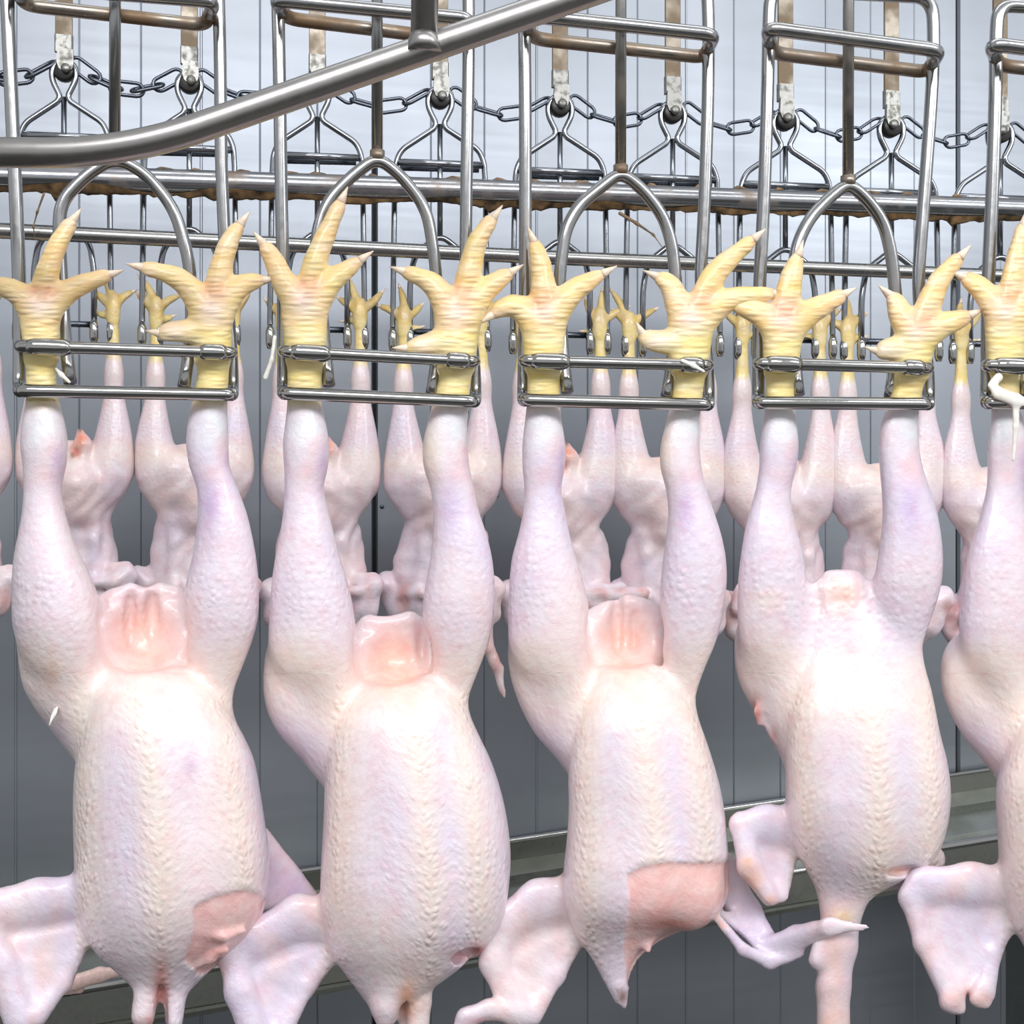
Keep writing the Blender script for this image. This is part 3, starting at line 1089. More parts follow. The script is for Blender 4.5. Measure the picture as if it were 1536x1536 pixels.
# -- bird 3
b3 = dict(seed=37, cx=925, lo=(660, 325, -175), hi=(1330, 1640, 190), cd=lambda y: 22, rd=std_rd,
    legL=[(515, 790, 842), (560, 791, 840), (605, 790, 840), (633, 787, 843), (667, 783, 849), (700, 783, 848), (733, 787, 841), (767, 785, 848), (800, 778, 854), (833, 768, 863),
          (867, 764, 874), (900, 763, 882), (933, 762, 886), (967, 762, 888), (1000, 775, 888), (1040, 805, 886), (1090, 838, 884), (1120, 856, 872)],
    legR=[(515, 1008, 1062), (560, 1012, 1058), (605, 1006, 1053), (633, 999, 1049), (667, 990, 1049), (700, 989, 1052), (733, 999, 1059), (767, 1003, 1071), (800, 1000, 1082), (833, 995, 1089),
          (867, 991, 1091), (900, 989, 1088), (933, 989, 1083), (967, 990, 1073), (1000, 998, 1058), (1033, 1006, 1046), (1060, 1012, 1041), (1100, 1022, 1040)],
    flank=[(930, 800, 830, 20), (950, 763, 870, 50), (985, 761, 890, 62), (1020, 766, 900, 66), (1050, 776, 908, 68), (1075, 787, 912, 68), (1105, 804, 918, 64), (1136, 834, 920, 58), (1175, 862, 920, 40)],
    vent=(936, 905, 58),
    body=[(985, 920, 960), (998, 900, 990), (1030, 878, 1020), (1060, 866, 1040), (1100, 858, 1056), (1136, 853, 1068), (1170, 852, 1078), (1203, 853, 1085), (1236, 852, 1089), (1270, 849, 1092),
          (1303, 845, 1094), (1336, 844, 1095), (1365, 847, 1086), (1385, 856, 1060), (1403, 864, 1000), (1436, 887, 958), (1470, 904, 944), (1495, 917, 938), (1506, 924, 934)],
    tracts=[(955, 1050, 985, 1240), (878, 1130, 880, 1480), (1040, 1080, 1060, 1240)],
    furrows=[(1000, 1080, 1010, 1290, 22, 5), (915, 1100, 920, 1290, 26, 3)],
    chains=[([(1010, 1330, -10, 62), (1030, 1345, -8, 58)], 12), ([(968, 1390, 10, 22), (972, 1425, 0, 12)], 9),
            ([(930, 1480, 18, 14), (936, 1508, 18, 6)], 6),
            ([(880, 1345, 50, 38), (810, 1352, 45, 32), (758, 1385, 40, 28)], 16, 0.7), ([(755, 1385, 40, 24), (740, 1445, 30, 20), (775, 1520, 20, 22)], 14, 0.8),
            ([(868, 1400, 45, 14), (835, 1465, 35, 10), (800, 1525, 22, 14)], 14), ([(780, 1522, 20, 18), (735, 1514, 12, 16), (700, 1526, 8, 15), (690, 1550, 10, 14)], 8),
            ([(1080, 1300, 85, 26), (1118, 1370, 80, 24), (1156, 1424, 55, 18)], 12, 0.7), ([(1150, 1424, 50, 18), (1195, 1406, 30, 18), (1245, 1390, -16, 14), (1300, 1391, -26, 5)], 10, 0.6),
            ([(1078, 1380, 30, 7), (1115, 1425, 30, 9), (1155, 1443, 38, 11), (1205, 1432, 30, 4)], 8)],
    tris=[((866, 1400, 48), (832, 1468, 38), (780, 1440, 40), 8), ((870, 1380, 54), (765, 1392, 46), (790, 1510, 28), 7.5), ((1082, 1372, 50), (1128, 1372, 78), (1150, 1430, 52), 6), ((1160, 1415, 45), (1225, 1392, 5), (1180, 1436, 40), 6)],
    digs=[((938, 948, 20), (57, 54, 62), 14), ((926, 935, 76), (10, 48, 20), 8), ((950, 945, 70), (7, 36, 18), 6)],
    bare=[([(940, 1312), (965, 1300), (1000, 1293), (1045, 1295), (1098, 1292), (1100, 1380), (1065, 1420), (1000, 1420), (985, 1450), (942, 1480), (936, 1420), (946, 1350)], 6)],
    late=[(1010, 1385, 40, 14, RAW, 0.45), (1060, 1335, 44, 5, lin((250, 216, 208)), 0.8), (960, 1395, 16, 40, PINK, 0.6), (934, 1495, 9, 14, BROWN, 0.85), (720, 1532, 26, 8, RAW, 0.35)],
    spots=[(1130, 1390, 50, 50, BRUISE, 0.55), (800, 1000, 36, 28, CREAM, 0.4), (995, 680, 12, 50, YEL, 0.25), (1010, 1140, 16, 40, LAV, 0.6)],
    smooth=[(660, 1290, 846, 1640), (1097, 1290, 1400, 1640)],
    feet=[dict(palm=(815, 526, 816, 472, 36), toes=[[(818, 466), (814, 420), (808, 385), (794, 346)], [(802, 486), (782, 462), (758, 460), (724, 482)], [(832, 472), (856, 440), (880, 424), (920, 402)]]),
          dict(palm=(1034, 530, 1036, 480, 36), toes=[[(1044, 470), (1070, 415), (1095, 388), (1144, 347)], [(1026, 482), (1014, 448), (1002, 424), (970, 408)], [(1052, 486), (1082, 456), (1116, 444), (1178, 440)]],
               hallux=[(1012, 514), (985, 512), (968, 506), (957, 488)])])
BIRDS.append(('plucked_chicken', b3, 'plucked chicken with skinless lower breast and a long purple wing tip reaching right'))

# -- bird 4
b4 = dict(seed=41, cx=1268, lo=(1060, 345, -175), hi=(1500, 1700, 190), cd=lambda y: 22, rd=std_rd,
    legL=[(520, 1150, 1196), (560, 1149, 1192), (605, 1148, 1192), (633, 1145, 1195), (667, 1139, 1199), (700, 1139, 1196), (733, 1134, 1186), (767, 1124, 1188), (800, 1116, 1197), (833, 1111, 1206),
          (867, 1107, 1210), (900, 1106, 1212), (933, 1106, 1212), (967, 1110, 1210), (1000, 1125, 1208), (1040, 1150, 1206), (1090, 1180, 1206), (1110, 1190, 1200)],
    legR=[(520, 1344, 1398), (560, 1344, 1390), (605, 1332, 1380), (633, 1321, 1377), (667, 1317, 1378), (700, 1319, 1384), (733, 1322, 1395), (767, 1324, 1406), (800, 1322, 1412), (833, 1317, 1415),
          (867, 1311, 1414), (900, 1312, 1407), (933, 1316, 1395), (967, 1322, 1383), (1000, 1330, 1376), (1040, 1345, 1372)],
    flank=[(905, 1130, 1170, 20), (930, 1106, 1200, 52), (967, 1101, 1215, 62), (1000, 1102, 1225, 66), (1033, 1111, 1232, 66), (1067, 1132, 1238, 64), (1100, 1151, 1242, 60), (1136, 1170, 1245, 52), (1175, 1195, 1240, 36)],
    vent=(1262, 872, 40),
    body=[(856, 1244, 1284), (866, 1224, 1300), (885, 1216, 1308), (905, 1213, 1318), (930, 1210, 1334), (960, 1204, 1364), (985, 1196, 1380), (1010, 1187, 1390), (1036, 1182, 1398), (1067, 1178, 1404), (1100, 1177, 1410), (1136, 1177, 1420), (1170, 1178, 1426),
          (1203, 1178, 1427), (1236, 1181, 1423), (1270, 1190, 1414), (1300, 1206, 1396), (1325, 1220, 1350), (1345, 1228, 1306), (1365, 1235, 1296), (1385, 1242, 1286), (1400, 1250, 1280)],
    kb=22, cav=0.15,
    tracts=[(1300, 1000, 1320, 1190), (1200, 1080, 1212, 1340), (1385, 1030, 1400, 1200)],
    furrows=[(1260, 1040, 1262, 1200, 28, 4)],
    chains=[([(1262, 1350, 30, 32), (1258, 1420, 30, 27), (1250, 1480, 28, 25), (1250, 1660, 28, 27)], 12), ([(1236, 1400, 18, 14), (1228, 1440, 14, 16)], 10),
            ([(1195, 1245, 30, 32), (1150, 1236, 20, 28), (1112, 1236, 12, 20)], 14, 0.7), ([(1112, 1240, 8, 16), (1124, 1300, -2, 18), (1155, 1346, -6, 14)], 8),
            ([(1184, 1285, 30, 12), (1174, 1345, 4, 9)], 8), ([(1150, 1050, 30, 9), (1137, 1066, 28, 7), (1140, 1084, 34, 6)], 5), ([(1150, 1084, 40, 6), (1164, 1108, 44, 8)], 5), ([(1395, 1290, 75, 24), (1370, 1312, 68, 20), (1310, 1322, 55, 18)], 14, 0.8)],
    tris=[((1188, 1260, 34), (1116, 1250, 20), (1162, 1345, 4), 7.5)],
    digs=[((1258, 902, -22), (20, 7, 16), 7), ((1228, 896, -10), (7, 26, 16), 6), ((1290, 890, -14), (5, 24, 14), 6), ((1360, 1306, -20), (40, 9, 30), 6)],
    late=[(1136, 1070, 10, 26, RAW, 0.8), (1160, 1104, 8, 12, RAW, 0.6), (1128, 1320, 22, 30, ORANGE, 0.55), (1120, 1292, 10, 10, ORANGE, 0.6), (1156, 1350, 14, 10, lin((250, 204, 186)), 0.8), (1265, 1375, 20, 12, YEL, 0.6), (1252, 1440, 20, 40, ORANGE, 0.35),
          (1345, 1306, 26, 6, ORANGE, 0.5), (1252, 1560, 30, 120, lin((246, 202, 180)), 0.7)],
    spots=[(1262, 890, 46, 40, lin((250, 214, 188)), 0.7), (1150, 900, 30, 20, CREAM, 0.5), (1365, 700, 14, 20, PINK, 0.6)],
    smooth=[(1060, 1200, 1181, 1400), (1200, 1350, 1300, 1700)],
    feet=[dict(palm=(1172, 532, 1176, 482, 33), toes=[[(1178, 470), (1184, 430), (1190, 405), (1203, 366)], [(1162, 492), (1140, 470), (1118, 462), (1084, 452)], [(1190, 490), (1215, 468), (1238, 456), (1280, 434)]]),
          dict(palm=(1370, 538, 1376, 498, 32), toes=[[(1382, 488), (1398, 445), (1414, 414), (1452, 372)], [(1366, 498), (1350, 472), (1344, 452), (1322, 432)], [(1390, 502), (1412, 488), (1436, 480), (1470, 466)]],
               hallux=[(1352, 522), (1330, 524), (1316, 526), (1302, 522)])])
BIRDS.append(('plucked_chicken', b4, 'plucked chicken with a long bare neck hanging down and a cut stub of wing'))

# -- bird 5 (cut by the right edge of the picture)
b5 = dict(seed=53, cx=1620, lo=(1325, 300, -175), hi=(1830, 1640, 190), cd=lambda y: 22, rd=std_rd,
    legL=[(515, 1484, 1532), (560, 1485, 1530), (605, 1487, 1530), (633, 1486, 1536), (667, 1481, 1541), (700, 1481, 1540), (733, 1480, 1536), (767, 1472, 1540), (800, 1461, 1548), (833, 1451, 1556),
          (867, 1445, 1562), (900, 1442, 1566), (933, 1438, 1568), (967, 1440, 1568), (1000, 1450, 1566), (1040, 1475, 1564), (1090, 1500, 1560), (1120, 1520, 1550)],
    legR=[(515, 1686, 1734), (605, 1684, 1728), (667, 1670, 1728), (733, 1676, 1736), (800, 1676, 1756), (867, 1666, 1762), (933, 1668, 1754), (1000, 1676, 1732), (1060, 1690, 1716), (1100, 1698, 1712)],
    flank=[(935, 1470, 1510, 20), (955, 1425, 1550, 50), (985, 1412, 1570, 62), (1020, 1410, 1580, 66), (1050, 1416, 1588, 68), (1075, 1427, 1592, 68), (1105, 1444, 1598, 64), (1136, 1470, 1600, 58), (1175, 1500, 1600, 40)],
    vent=(1612, 900, 56),
    body=[(985, 1596, 1640), (998, 1578, 1668), (1030, 1552, 1698), (1060, 1540, 1716), (1100, 1520, 1734), (1136, 1505, 1746), (1170, 1494, 1754), (1203, 1493, 1760), (1236, 1495, 1764), (1270, 1497, 1767),
          (1303, 1499, 1768), (1336, 1504, 1764), (1370, 1512, 1756), (1403, 1526, 1736), (1436, 1545, 1705), (1470, 1570, 1670), (1500, 1590, 1650), (1520, 1605, 1635)],
    tracts=[(1630, 1050, 1640, 1300), (1530, 1120, 1525, 1420), (1720, 1050, 1730, 1300)],
    chains=[([(1530, 1335, 30, 34), (1455, 1325, 12, 30), (1385, 1328, 6, 26), (1366, 1345, 4, 18)], 16, 0.7), ([(1366, 1345, 4, 17), (1385, 1415, 0, 14), (1428, 1492, -4, 20)], 12),
            ([(1512, 1390, 20, 12), (1490, 1430, 8, 11), (1478, 1490, -2, 16)], 12), ([(1428, 1490, -6, 19), (1427, 1502, -10, 18), (1438, 1512, -8, 12)], 6), ([(1474, 1484, -4, 15), (1468, 1498, -6, 13), (1478, 1506, -4, 9)], 6)],
    tris=[((1505, 1370, 22), (1380, 1350, 14), (1440, 1480, 6), 7.5), ((1505, 1370, 22), (1440, 1480, 6), (1478, 1480, 6), 7.5)],
    spots=[(1440, 1370, 30, 24, BRUISE, 0.3), (1450, 1000, 36, 28, CREAM, 0.4)],
    late=[(1432, 1500, 22, 16, lin((250, 200, 190)), 0.7), (1474, 1498, 16, 14, lin((250, 200, 190)), 0.7), (1452, 1490, 8, 10, RED, 0.4)],
    smooth=[(1325, 1280, 1500, 1640)],
    digs=[((1612, 950, 20), (40, 52, 62), 12)],
    feet=[dict(palm=(1508, 526, 1510, 470, 35), toes=[[(1514, 462), (1522, 410), (1528, 375), (1538, 322)], [(1498, 470), (1478, 440), (1460, 424), (1432, 410)], [(1526, 476), (1550, 446), (1574, 430), (1610, 410)]]),
          dict(palm=(1710, 530, 1712, 478, 33), toes=[[(1714, 470), (1722, 420), (1732, 385), (1750, 350)], [(1704, 482), (1686, 450), (1670, 436), (1640, 424)], [(1722, 486), (1744, 456), (1764, 444), (1790, 430)]])])
BIRDS.append(('plucked_chicken', b5, 'plucked chicken cut off by the right picture edge, left wing spread to two stubby ends'))

FB = [front_bird(nm, sp, lb) for nm, sp, lb in BIRDS]
for bi, a, b in ((0, (83, 1062, 2), (74, 1088, -8)), (0, (86, 1060, 0), (80, 1078, -4))):
    tube('feather_quill', [PF(*a), (PF(*a) + PF(*b)) / 2, PF(*b)], [0.0006, 0.0009, 0.0004], M_MEMB, FB[bi], sides=7)


# ------------------------------------------------------------------ shackles of the front line
def front_shackle(s, label):
    xl, xr = s['xl'], s['xr']
    z = ZF((xl + xr) / 2)
    u = z / F
    root = empty('poultry_shackle', PF((xl + xr) / 2, s['lb'][1], 10))
    (tl, tr), (bl, br) = s['ub'], s['lb']
    rl, rr = s['rodl'], s['rodr']          # (y, x) samples of the outer rods
    top = s['top']
    # outer frame: arch, two rods, bent forward into the lower bar
    pts = [PF(xl + 9, bl, -38), PF(xl + 7, bl - 1, 30)]
    low = [PF(xl + 8, (tl + bl) / 2 - 20, 34)] + [PF(x, y, 34) for (y, x) in sorted(rl, reverse=True)]
    cr = [PF(rl[0][1] + 3, top, 34), PF(rr[0][1] - 3, top + 12, 34)]
    rgt = [PF(x, y, 34) for (y, x) in sorted(rr)] + [PF(xr - 8, (tr + br) / 2 - 20, 34)]
    path = pts + low + cr + rgt + [PF(xr - 7, br - 1, 30), PF(xr - 9, br, -38)]
    r = 9.8 * u
    tube('outer_frame', path, r, M_ROD, root, fil=46 * u, sides=14, closed=False, n=8)
    lo = tube('lower_bar', [PF(xl + 9, bl, -6), PF(xl + 9, bl, -40), PF(xr - 9, br, -40), PF(xr - 9, br, -6)], 9.6 * u, M_BAR, root, fil=16 * u, sides=16)
    up = tube('upper_bar', [PF(xl + 8, tl, 34), PF(xl + 8, tl, -40), PF(xr - 8, tr, -40), PF(xr - 8, tr, 34)], 9.0 * u, M_BAR, root, fil=16 * u, sides=16)

    def onbar(x, d=-40):
        t = (x - xl) / (xr - xl)
        return PF(x, tl + (tr - tl) * t, d)
    w = xr - xl
    for a, b in ((xl + 18, xl + 0.26 * w), (xr - 0.17 * w, xr - 16)):
        n = 7
        pp, rr_ = [], []
        for i in range(n):
            t = i / (n - 1)
            pp.append(onbar(a + (b - a) * t))
            rr_.append((11.6 + 1.3 * math.sin(math.pi * t)) * u if 0 < i < n - 1 else 9.1 * u)
        V, Fc = tube_data(pp, rr_, 16)
        mesh_obj('welded_sleeve', V, Fc, M_BAR, up)
    # centre rod and fork
    ax, ay = s['apex']
    tube('centre_rod', [PF(s['rodc'], -420, 36), PF(ax, ay - 2, 36)], 8.6 * u, M_ROD2 if s.get('stain') else M_ROD, root)
    fk = [PF(xl + 0.25 * w, bl - 12, 4), PF(xl + 0.232 * w, tl + 4, 22), PF(xl + 0.22 * w, tl - 40, 36)] + [PF(x, y, 36) for (x, y) in s['forkl']] + [PF(ax, ay, 36)] + \
         [PF(x, y, 36) for (x, y) in s['forkr']] + [PF(xr - 0.205 * w, tr - 40, 36), PF(xr - 0.217 * w, tr + 4, 22), PF(xr - 0.24 * w, br - 12, 4)]
    tube('inner_fork', fk, 9.6 * u, M_ROD, root, fil=34 * u, sides=14, n=7)
    wd = tube('weld_collar', [PF(ax, ay - 10, 36), PF(ax, ay + 4, 36)], 11.5 * u, M_LOOP, root)
    # horizontal guide loop round the frame
    (fx0, fy0, fx1, fy1), (kx0, ky0, kx1, ky1) = s['loopf'], s['loopb']
    mid0, mid1 = (PF(fx0, fy0, -26) + PF(kx0, ky0, 62)) / 2, (PF(fx1, fy1, -26) + PF(kx1, ky1, 62)) / 2
    tube('guide_loop_front', [mid0, PF(fx0, fy0, -26), PF(fx1, fy1, -26), mid1], 10.3 * u, M_ROD, root, fil=26 * u, sides=14, n=7)
    tube('guide_loop_back', [mid1, PF(kx1, ky1, 62), PF(kx0, ky0, 62), mid0], 10.3 * u, M_LOOP, root, fil=26 * u, sides=14, n=7)
    tag(root, label, 'shackle', 'steel shackles of the front line')


SH = [
    dict(xl=22, xr=356, ub=(519, 529), lb=(586, 592), rodl=[(-60, 8), (100, 15), (300, 24), (420, 29)], rodr=[(-60, 326), (60, 330), (250, 332), (430, 340)], top=-95,
         apex=(172, 236), rodc=174, forkl=[(88, 345), (92, 302), (130, 262)], forkr=[(216, 258), (262, 312), (286, 400)], loopf=(18, -22, 322, 2), loopb=(40, 8, 308, 38)),
    dict(xl=418, xr=720, ub=(527, 542), lb=(590, 602), rodl=[(-30, 416), (100, 419), (300, 422), (420, 425)], rodr=[(-10, 703), (100, 703), (250, 700), (430, 698)], top=-62,
         apex=(566, 236), rodc=565, forkl=[(472, 365), (488, 305), (530, 262)], forkr=[(600, 262), (640, 312), (654, 400)], loopf=(412, 0, 706, 28), loopb=(432, 28, 690, 60)),
    dict(xl=778, xr=1070, ub=(541, 548), lb=(600, 607), rodl=[(10, 786), (150, 788), (300, 788), (430, 788)], rodr=[(30, 1063), (150, 1062), (300, 1057), (430, 1050)], top=-40,
         apex=(931, 258), rodc=932, forkl=[(838, 420), (848, 345), (868, 308), (900, 282)], forkr=[(962, 282), (994, 322), (1008, 365), (1016, 440)], loopf=(782, 22, 1072, 52), loopb=(800, 58, 1056, 86), stain=1),
    dict(xl=1130, xr=1400, ub=(545, 552), lb=(604, 606), rodl=[(40, 1153), (150, 1151), (300, 1146), (430, 1139)], rodr=[(60, 1401), (150, 1397), (300, 1386), (430, 1376)], top=-16,
         apex=(1272, 274), rodc=1274, forkl=[(1186, 430), (1196, 365), (1214, 328), (1240, 300)], forkr=[(1302, 300), (1326, 335), (1338, 385), (1346, 470)], loopf=(1150, 42, 1410, 76), loopb=(1160, 80, 1390, 108), stain=1),
    dict(xl=1473, xr=1738, ub=(548, 552), lb=(604, 606), rodl=[(60, 1494), (150, 1493), (300, 1488), (430, 1482)], rodr=[(80, 1736), (300, 1726), (430, 1718)], top=8,
         apex=(1606, 290), rodc=1608, forkl=[(1522, 440), (1532, 380), (1550, 342), (1576, 316)], forkr=[(1636, 316), (1660, 350), (1672, 400), (1678, 480)], loopf=(1486, 66, 1744, 98), loopb=(1498, 98, 1724, 124), stain=1)]
SHL = ['steel shackle holding the feet of the leftmost front chicken, rods passing behind the bent pipe',
       'steel shackle of the second front chicken, its fork apex just below the sloping pipe',
       'steel shackle in the middle of the front line with stained loop and clear fork arch',
       'steel shackle of the fourth front chicken with rounded top corners showing',
       'steel shackle at the right picture edge, only its left rod and loop in view']
for s, l in zip(SH, SHL):
    front_shackle(s, l)


# ------------------------------------------------------------------ bent guide pipe with its post
def guide_pipe():
    z = 0.50
    u = z / F
    root = empty('guide_pipe', P(190, 228, z))
    tube('pipe', [P(-700, 224, z), P(188, 230, z), P(1000, -52, z + 0.03), P(1500, -225, z + 0.05)], 22.5 * u, M_PIPE, root, fil=120 * u, sides=28, n=14)
    tube('post', [P(644, -460, z + 0.012), P(636, 74, z + 0.012)], 21 * u, M_PIPE, root, sides=24)
    tube('weld_bead', [P(636, 52, z + 0.012), P(636, 62, z + 0.012), P(636, 78, z + 0.012)], [21 * u, 24.5 * u, 27 * u], M_PIPE, root, sides=24)
    tag(root, 'thick bent steel guide pipe crossing the top left with a short welded post', 'pipe')


guide_pipe()


# ------------------------------------------------------------------ rails of the rear line
def grime_fringe(rail, pts_f, r, seed, name='hanging_grime'):
    """uneven brown deposit along the underside of a rail"""
    rr = random.Random(seed)
    x = -120.0
    V, Fc = [], []
    sides = 8
    pts, rad = [], []
    while x < 1700:
        p = pts_f(x)
        pts.append(p)
        rad.append(r)
        x += 7
    # a strip hugging the lower third of the rail with ragged lower edge
    prof = []
    sag = 0
    base = len(V)
    m = 7
    low = []
    h = 0.0
    for i in range(len(pts)):
        h = 0.72 * h + 0.28 * (rr.random() ** 2.2) * 0.013
        if rr.random() < 0.03:
            h += 0.006
        low.append(h)
    spread = smooth1(np.array([rr.uniform(-30, 110) for _ in pts]), 4.0)
    spread = np.clip(spread, 0, 62)
    for i, p in enumerate(pts):
        for k in range(m):
            a = math.radians(200 + spread[i] + (140 - 2 * spread[i]) * k / (m - 1))
            edge = math.sin(math.pi * k / (m - 1))
            rr_ = r * 1.02 + (low[i] * edge ** 2) + 0.0006 * rr.random()
            V.append(p + Vector((0, math.cos(a) * r * 1.03, math.sin(a) * rr_)))
    for i in range(len(pts) - 1):
        for k in range(m - 1):
            Fc.append((base + i * m + k, base + i * m + k + 1, base + (i + 1) * m + k + 1, base + (i + 1) * m + k))
    o = mesh_obj(name, V, Fc, M_GRIME, rail)
    o['kind'] = 'stuff'
    return o


def rail_y(p, x):
    return float(np.interp(x, [q[0] for q in p], [q[1] for q in p]))


RA = [(-200, 259), (0, 264), (840, 290), (1536, 314), (1760, 322)]
RBm = [(-200, 336), (0, 346), (840, 387), (1536, 415), (1760, 424)]


def rail(name, tr, rpx, mat, label, grime, d):
    root = empty(name, PB(768, rail_y(tr, 768), d))
    u = ZB(768) / F
    a, b = PB(-200, rail_y(tr, -200), d), PB(1760, rail_y(tr, 1760), d)
    n = 40
    tube('rail_tube', [PB(x, rail_y(tr, x), d) for x in np.linspace(-200, 1760, n)], rpx * u, mat, root, sides=20)
    if grime:
        grime_fringe(root, lambda x: PB(x, rail_y(tr, x), d), rpx * u, 5)
        rr = random.Random(9)
        for k in range(26):      # crumbs of dirt on the top
            x = -20 + k * 62 + rr.random() * 30
            c = PB(x, rail_y(tr, x) - rpx * 0.95, d - rr.random() * 4)
            w = 0.006 + rr.random() * 0.012
            V, Fc = tube_data([c - LD * w, c - LD * w * 0.4 + Vector((0, 0, .0015)), c + LD * w * 0.3 + Vector((0, 0, .0012)), c + LD * w], [.0006, .0028, .0022, .0006], 7)
            mesh_obj('dirt_crumb', V, Fc, M_GRIME, root)
    tag(root, label, 'rail')
    return root


rail('guide_rail', RA, 16.5, M_RAIL, 'thick horizontal guide rail with brown grime hanging from its underside', True, -34)
rail('guide_rail', RBm, 10.5, M_RAIL2, 'thinner lower guide rail running behind the front feet', False, -34)


# ------------------------------------------------------------------ rear line: hangers, chain, shackles
HANG = [(-88, 92), (96, 106), (284, 124), (476, 136), (660, 147), (840, 159), (1009, 169), (1178, 180), (1337, 190), (1500, 199), (1655, 208)]
ORD = ['beyond the left edge', 'first', 'second', 'third', 'fourth', 'fifth', 'sixth', 'seventh', 'eighth', 'ninth', 'tenth']


def hanger(i, x, y):
    u = ZB(x) / F
    root = empty('trolley_hanger', PB(x, y, 0))
    up = Vector((0, 0, 1))
    top, bot = PB(x, -420, 6), PB(x, y - 44, 6)
    box('strap', (top + bot) / 2, LD * 12.2 * u, LN * 2.2 * u, up * ((top - bot).length / 2), M_STRAP, root, bev=0.0006)
    box('clip', PB(x, y - 40, 2), LD * 12.8 * u, LN * 4.4 * u, up * 13 * u, M_BRACKET, root, bev=0.0012)
    lugc = PB(x + 2, y - 12, -4)
    V, Fc = [], []
    ring = [(-11, 20), (11, 20), (12, 0), (10, -9), (5, -14), (-3, -14), (-9, -9), (-12, 0)]
    for s in (-1, 1):
        for (a, b) in ring:
            V.append(lugc + LD * a * u + up * b * u + LN * s * 3 * u)
    k = len(ring)
    Fc.append(tuple(range(k)))
    Fc.append(tuple(reversed(range(k, 2 * k))))
    for a in range(k):
        b = (a + 1) % k
        Fc.append((a, k + a, k + b, b))
    mesh_obj('lug', V, Fc, M_BRACKET, root, smooth=False)
    c = PB(x + 3, y - 3, -6)
    V, Fc = tube_data([c, c + LN * 4 * u, c + LN * 6 * u], [7 * u, 7 * u, 4 * u], 12)
    mesh_obj('bolt', V, Fc, M_BRACKET, root)
    c = PB(x, y, 4)
    V, Fc = tube_data([c - LN * 9 * u, c - LN * 7 * u, c + LN * 5 * u, c + LN * 7 * u], [13 * u, 16 * u, 16 * u, 13 * u], 18)
    mesh_obj('roller', V, Fc, M_RUBBER, root)
    tag(root, 'flat steel strap hanger with black roller, ' + (ORD[i] + ' from the left on the rear line' if 0 < i < 10 else 'just past the ' + ('left' if i == 0 else 'right') + ' edge of the rear line'),
        'hanger', 'strap hangers of the rear line')


def link_mesh(L, W, r):
    pts = []
    n = 8
    for s in (0, 1):
        for k in range(n):
            a = -math.pi / 2 + math.pi * k / (n - 1) + math.pi * s
            pts.append(Vector(((L / 2 - W / 2) * (1 if s == 0 else -1) + math.cos(a) * W / 2, math.sin(a) * W / 2, 0)))
    V, Fc = tube_data(pts, r, 7, closed=True)
    me = bpy.data.meshes.new('link')
    me.from_pydata([tuple(v) for v in V], [], Fc)
    me.polygons.foreach_set('use_smooth', [True] * len(me.polygons))
    me.materials.append(M_CHAIN)
    return me


def chain_line():
    root = empty('conveyor_chain', PB(768, 190, 6))
    u = ZB(768) / F
    me = link_mesh(45 * u, 19 * u, 2.6 * u)
    for (x0, y0), (x1, y1) in zip(HANG[:-1], HANG[1:]):
        n = 4 + (1 if x1 - x0 > 185 else 0)
        a, b = (x0 + 16, y0 - 12), (x1 - 16, y1 - 12)
        for k in range(n):
            def pt(t):
                return PB(a[0] + (b[0] - a[0]) * t, a[1] + (b[1] - a[1]) * t + 34 * 4 * t * (1 - t) * 0.92, 6)
            p, q = pt(k / n), pt((k + 1) / n)
            c = (p + q) / 2
            d = (q - p).normalized()
            o = bpy.data.objects.new('link', me)
            zax = Vector((0.25, -1, 0.1)) if k % 2 == 0 else Vector((0.1, -0.55, 1.0))
            zax = (zax - d * zax.dot(d)).normalized()
            yax = zax.cross(d)
            from mathutils import Matrix
            Mx = Matrix((d, yax, zax)).transposed().to_4x4()
            Mx.translation = c
            o.matrix_world = Mx
            COL.objects.link(o)
            o.parent = root
            o.matrix_parent_inverse = root.matrix_world.inverted()
    tag(root, 'dark steel link chain sagging between the hangers of the rear line', 'chain')


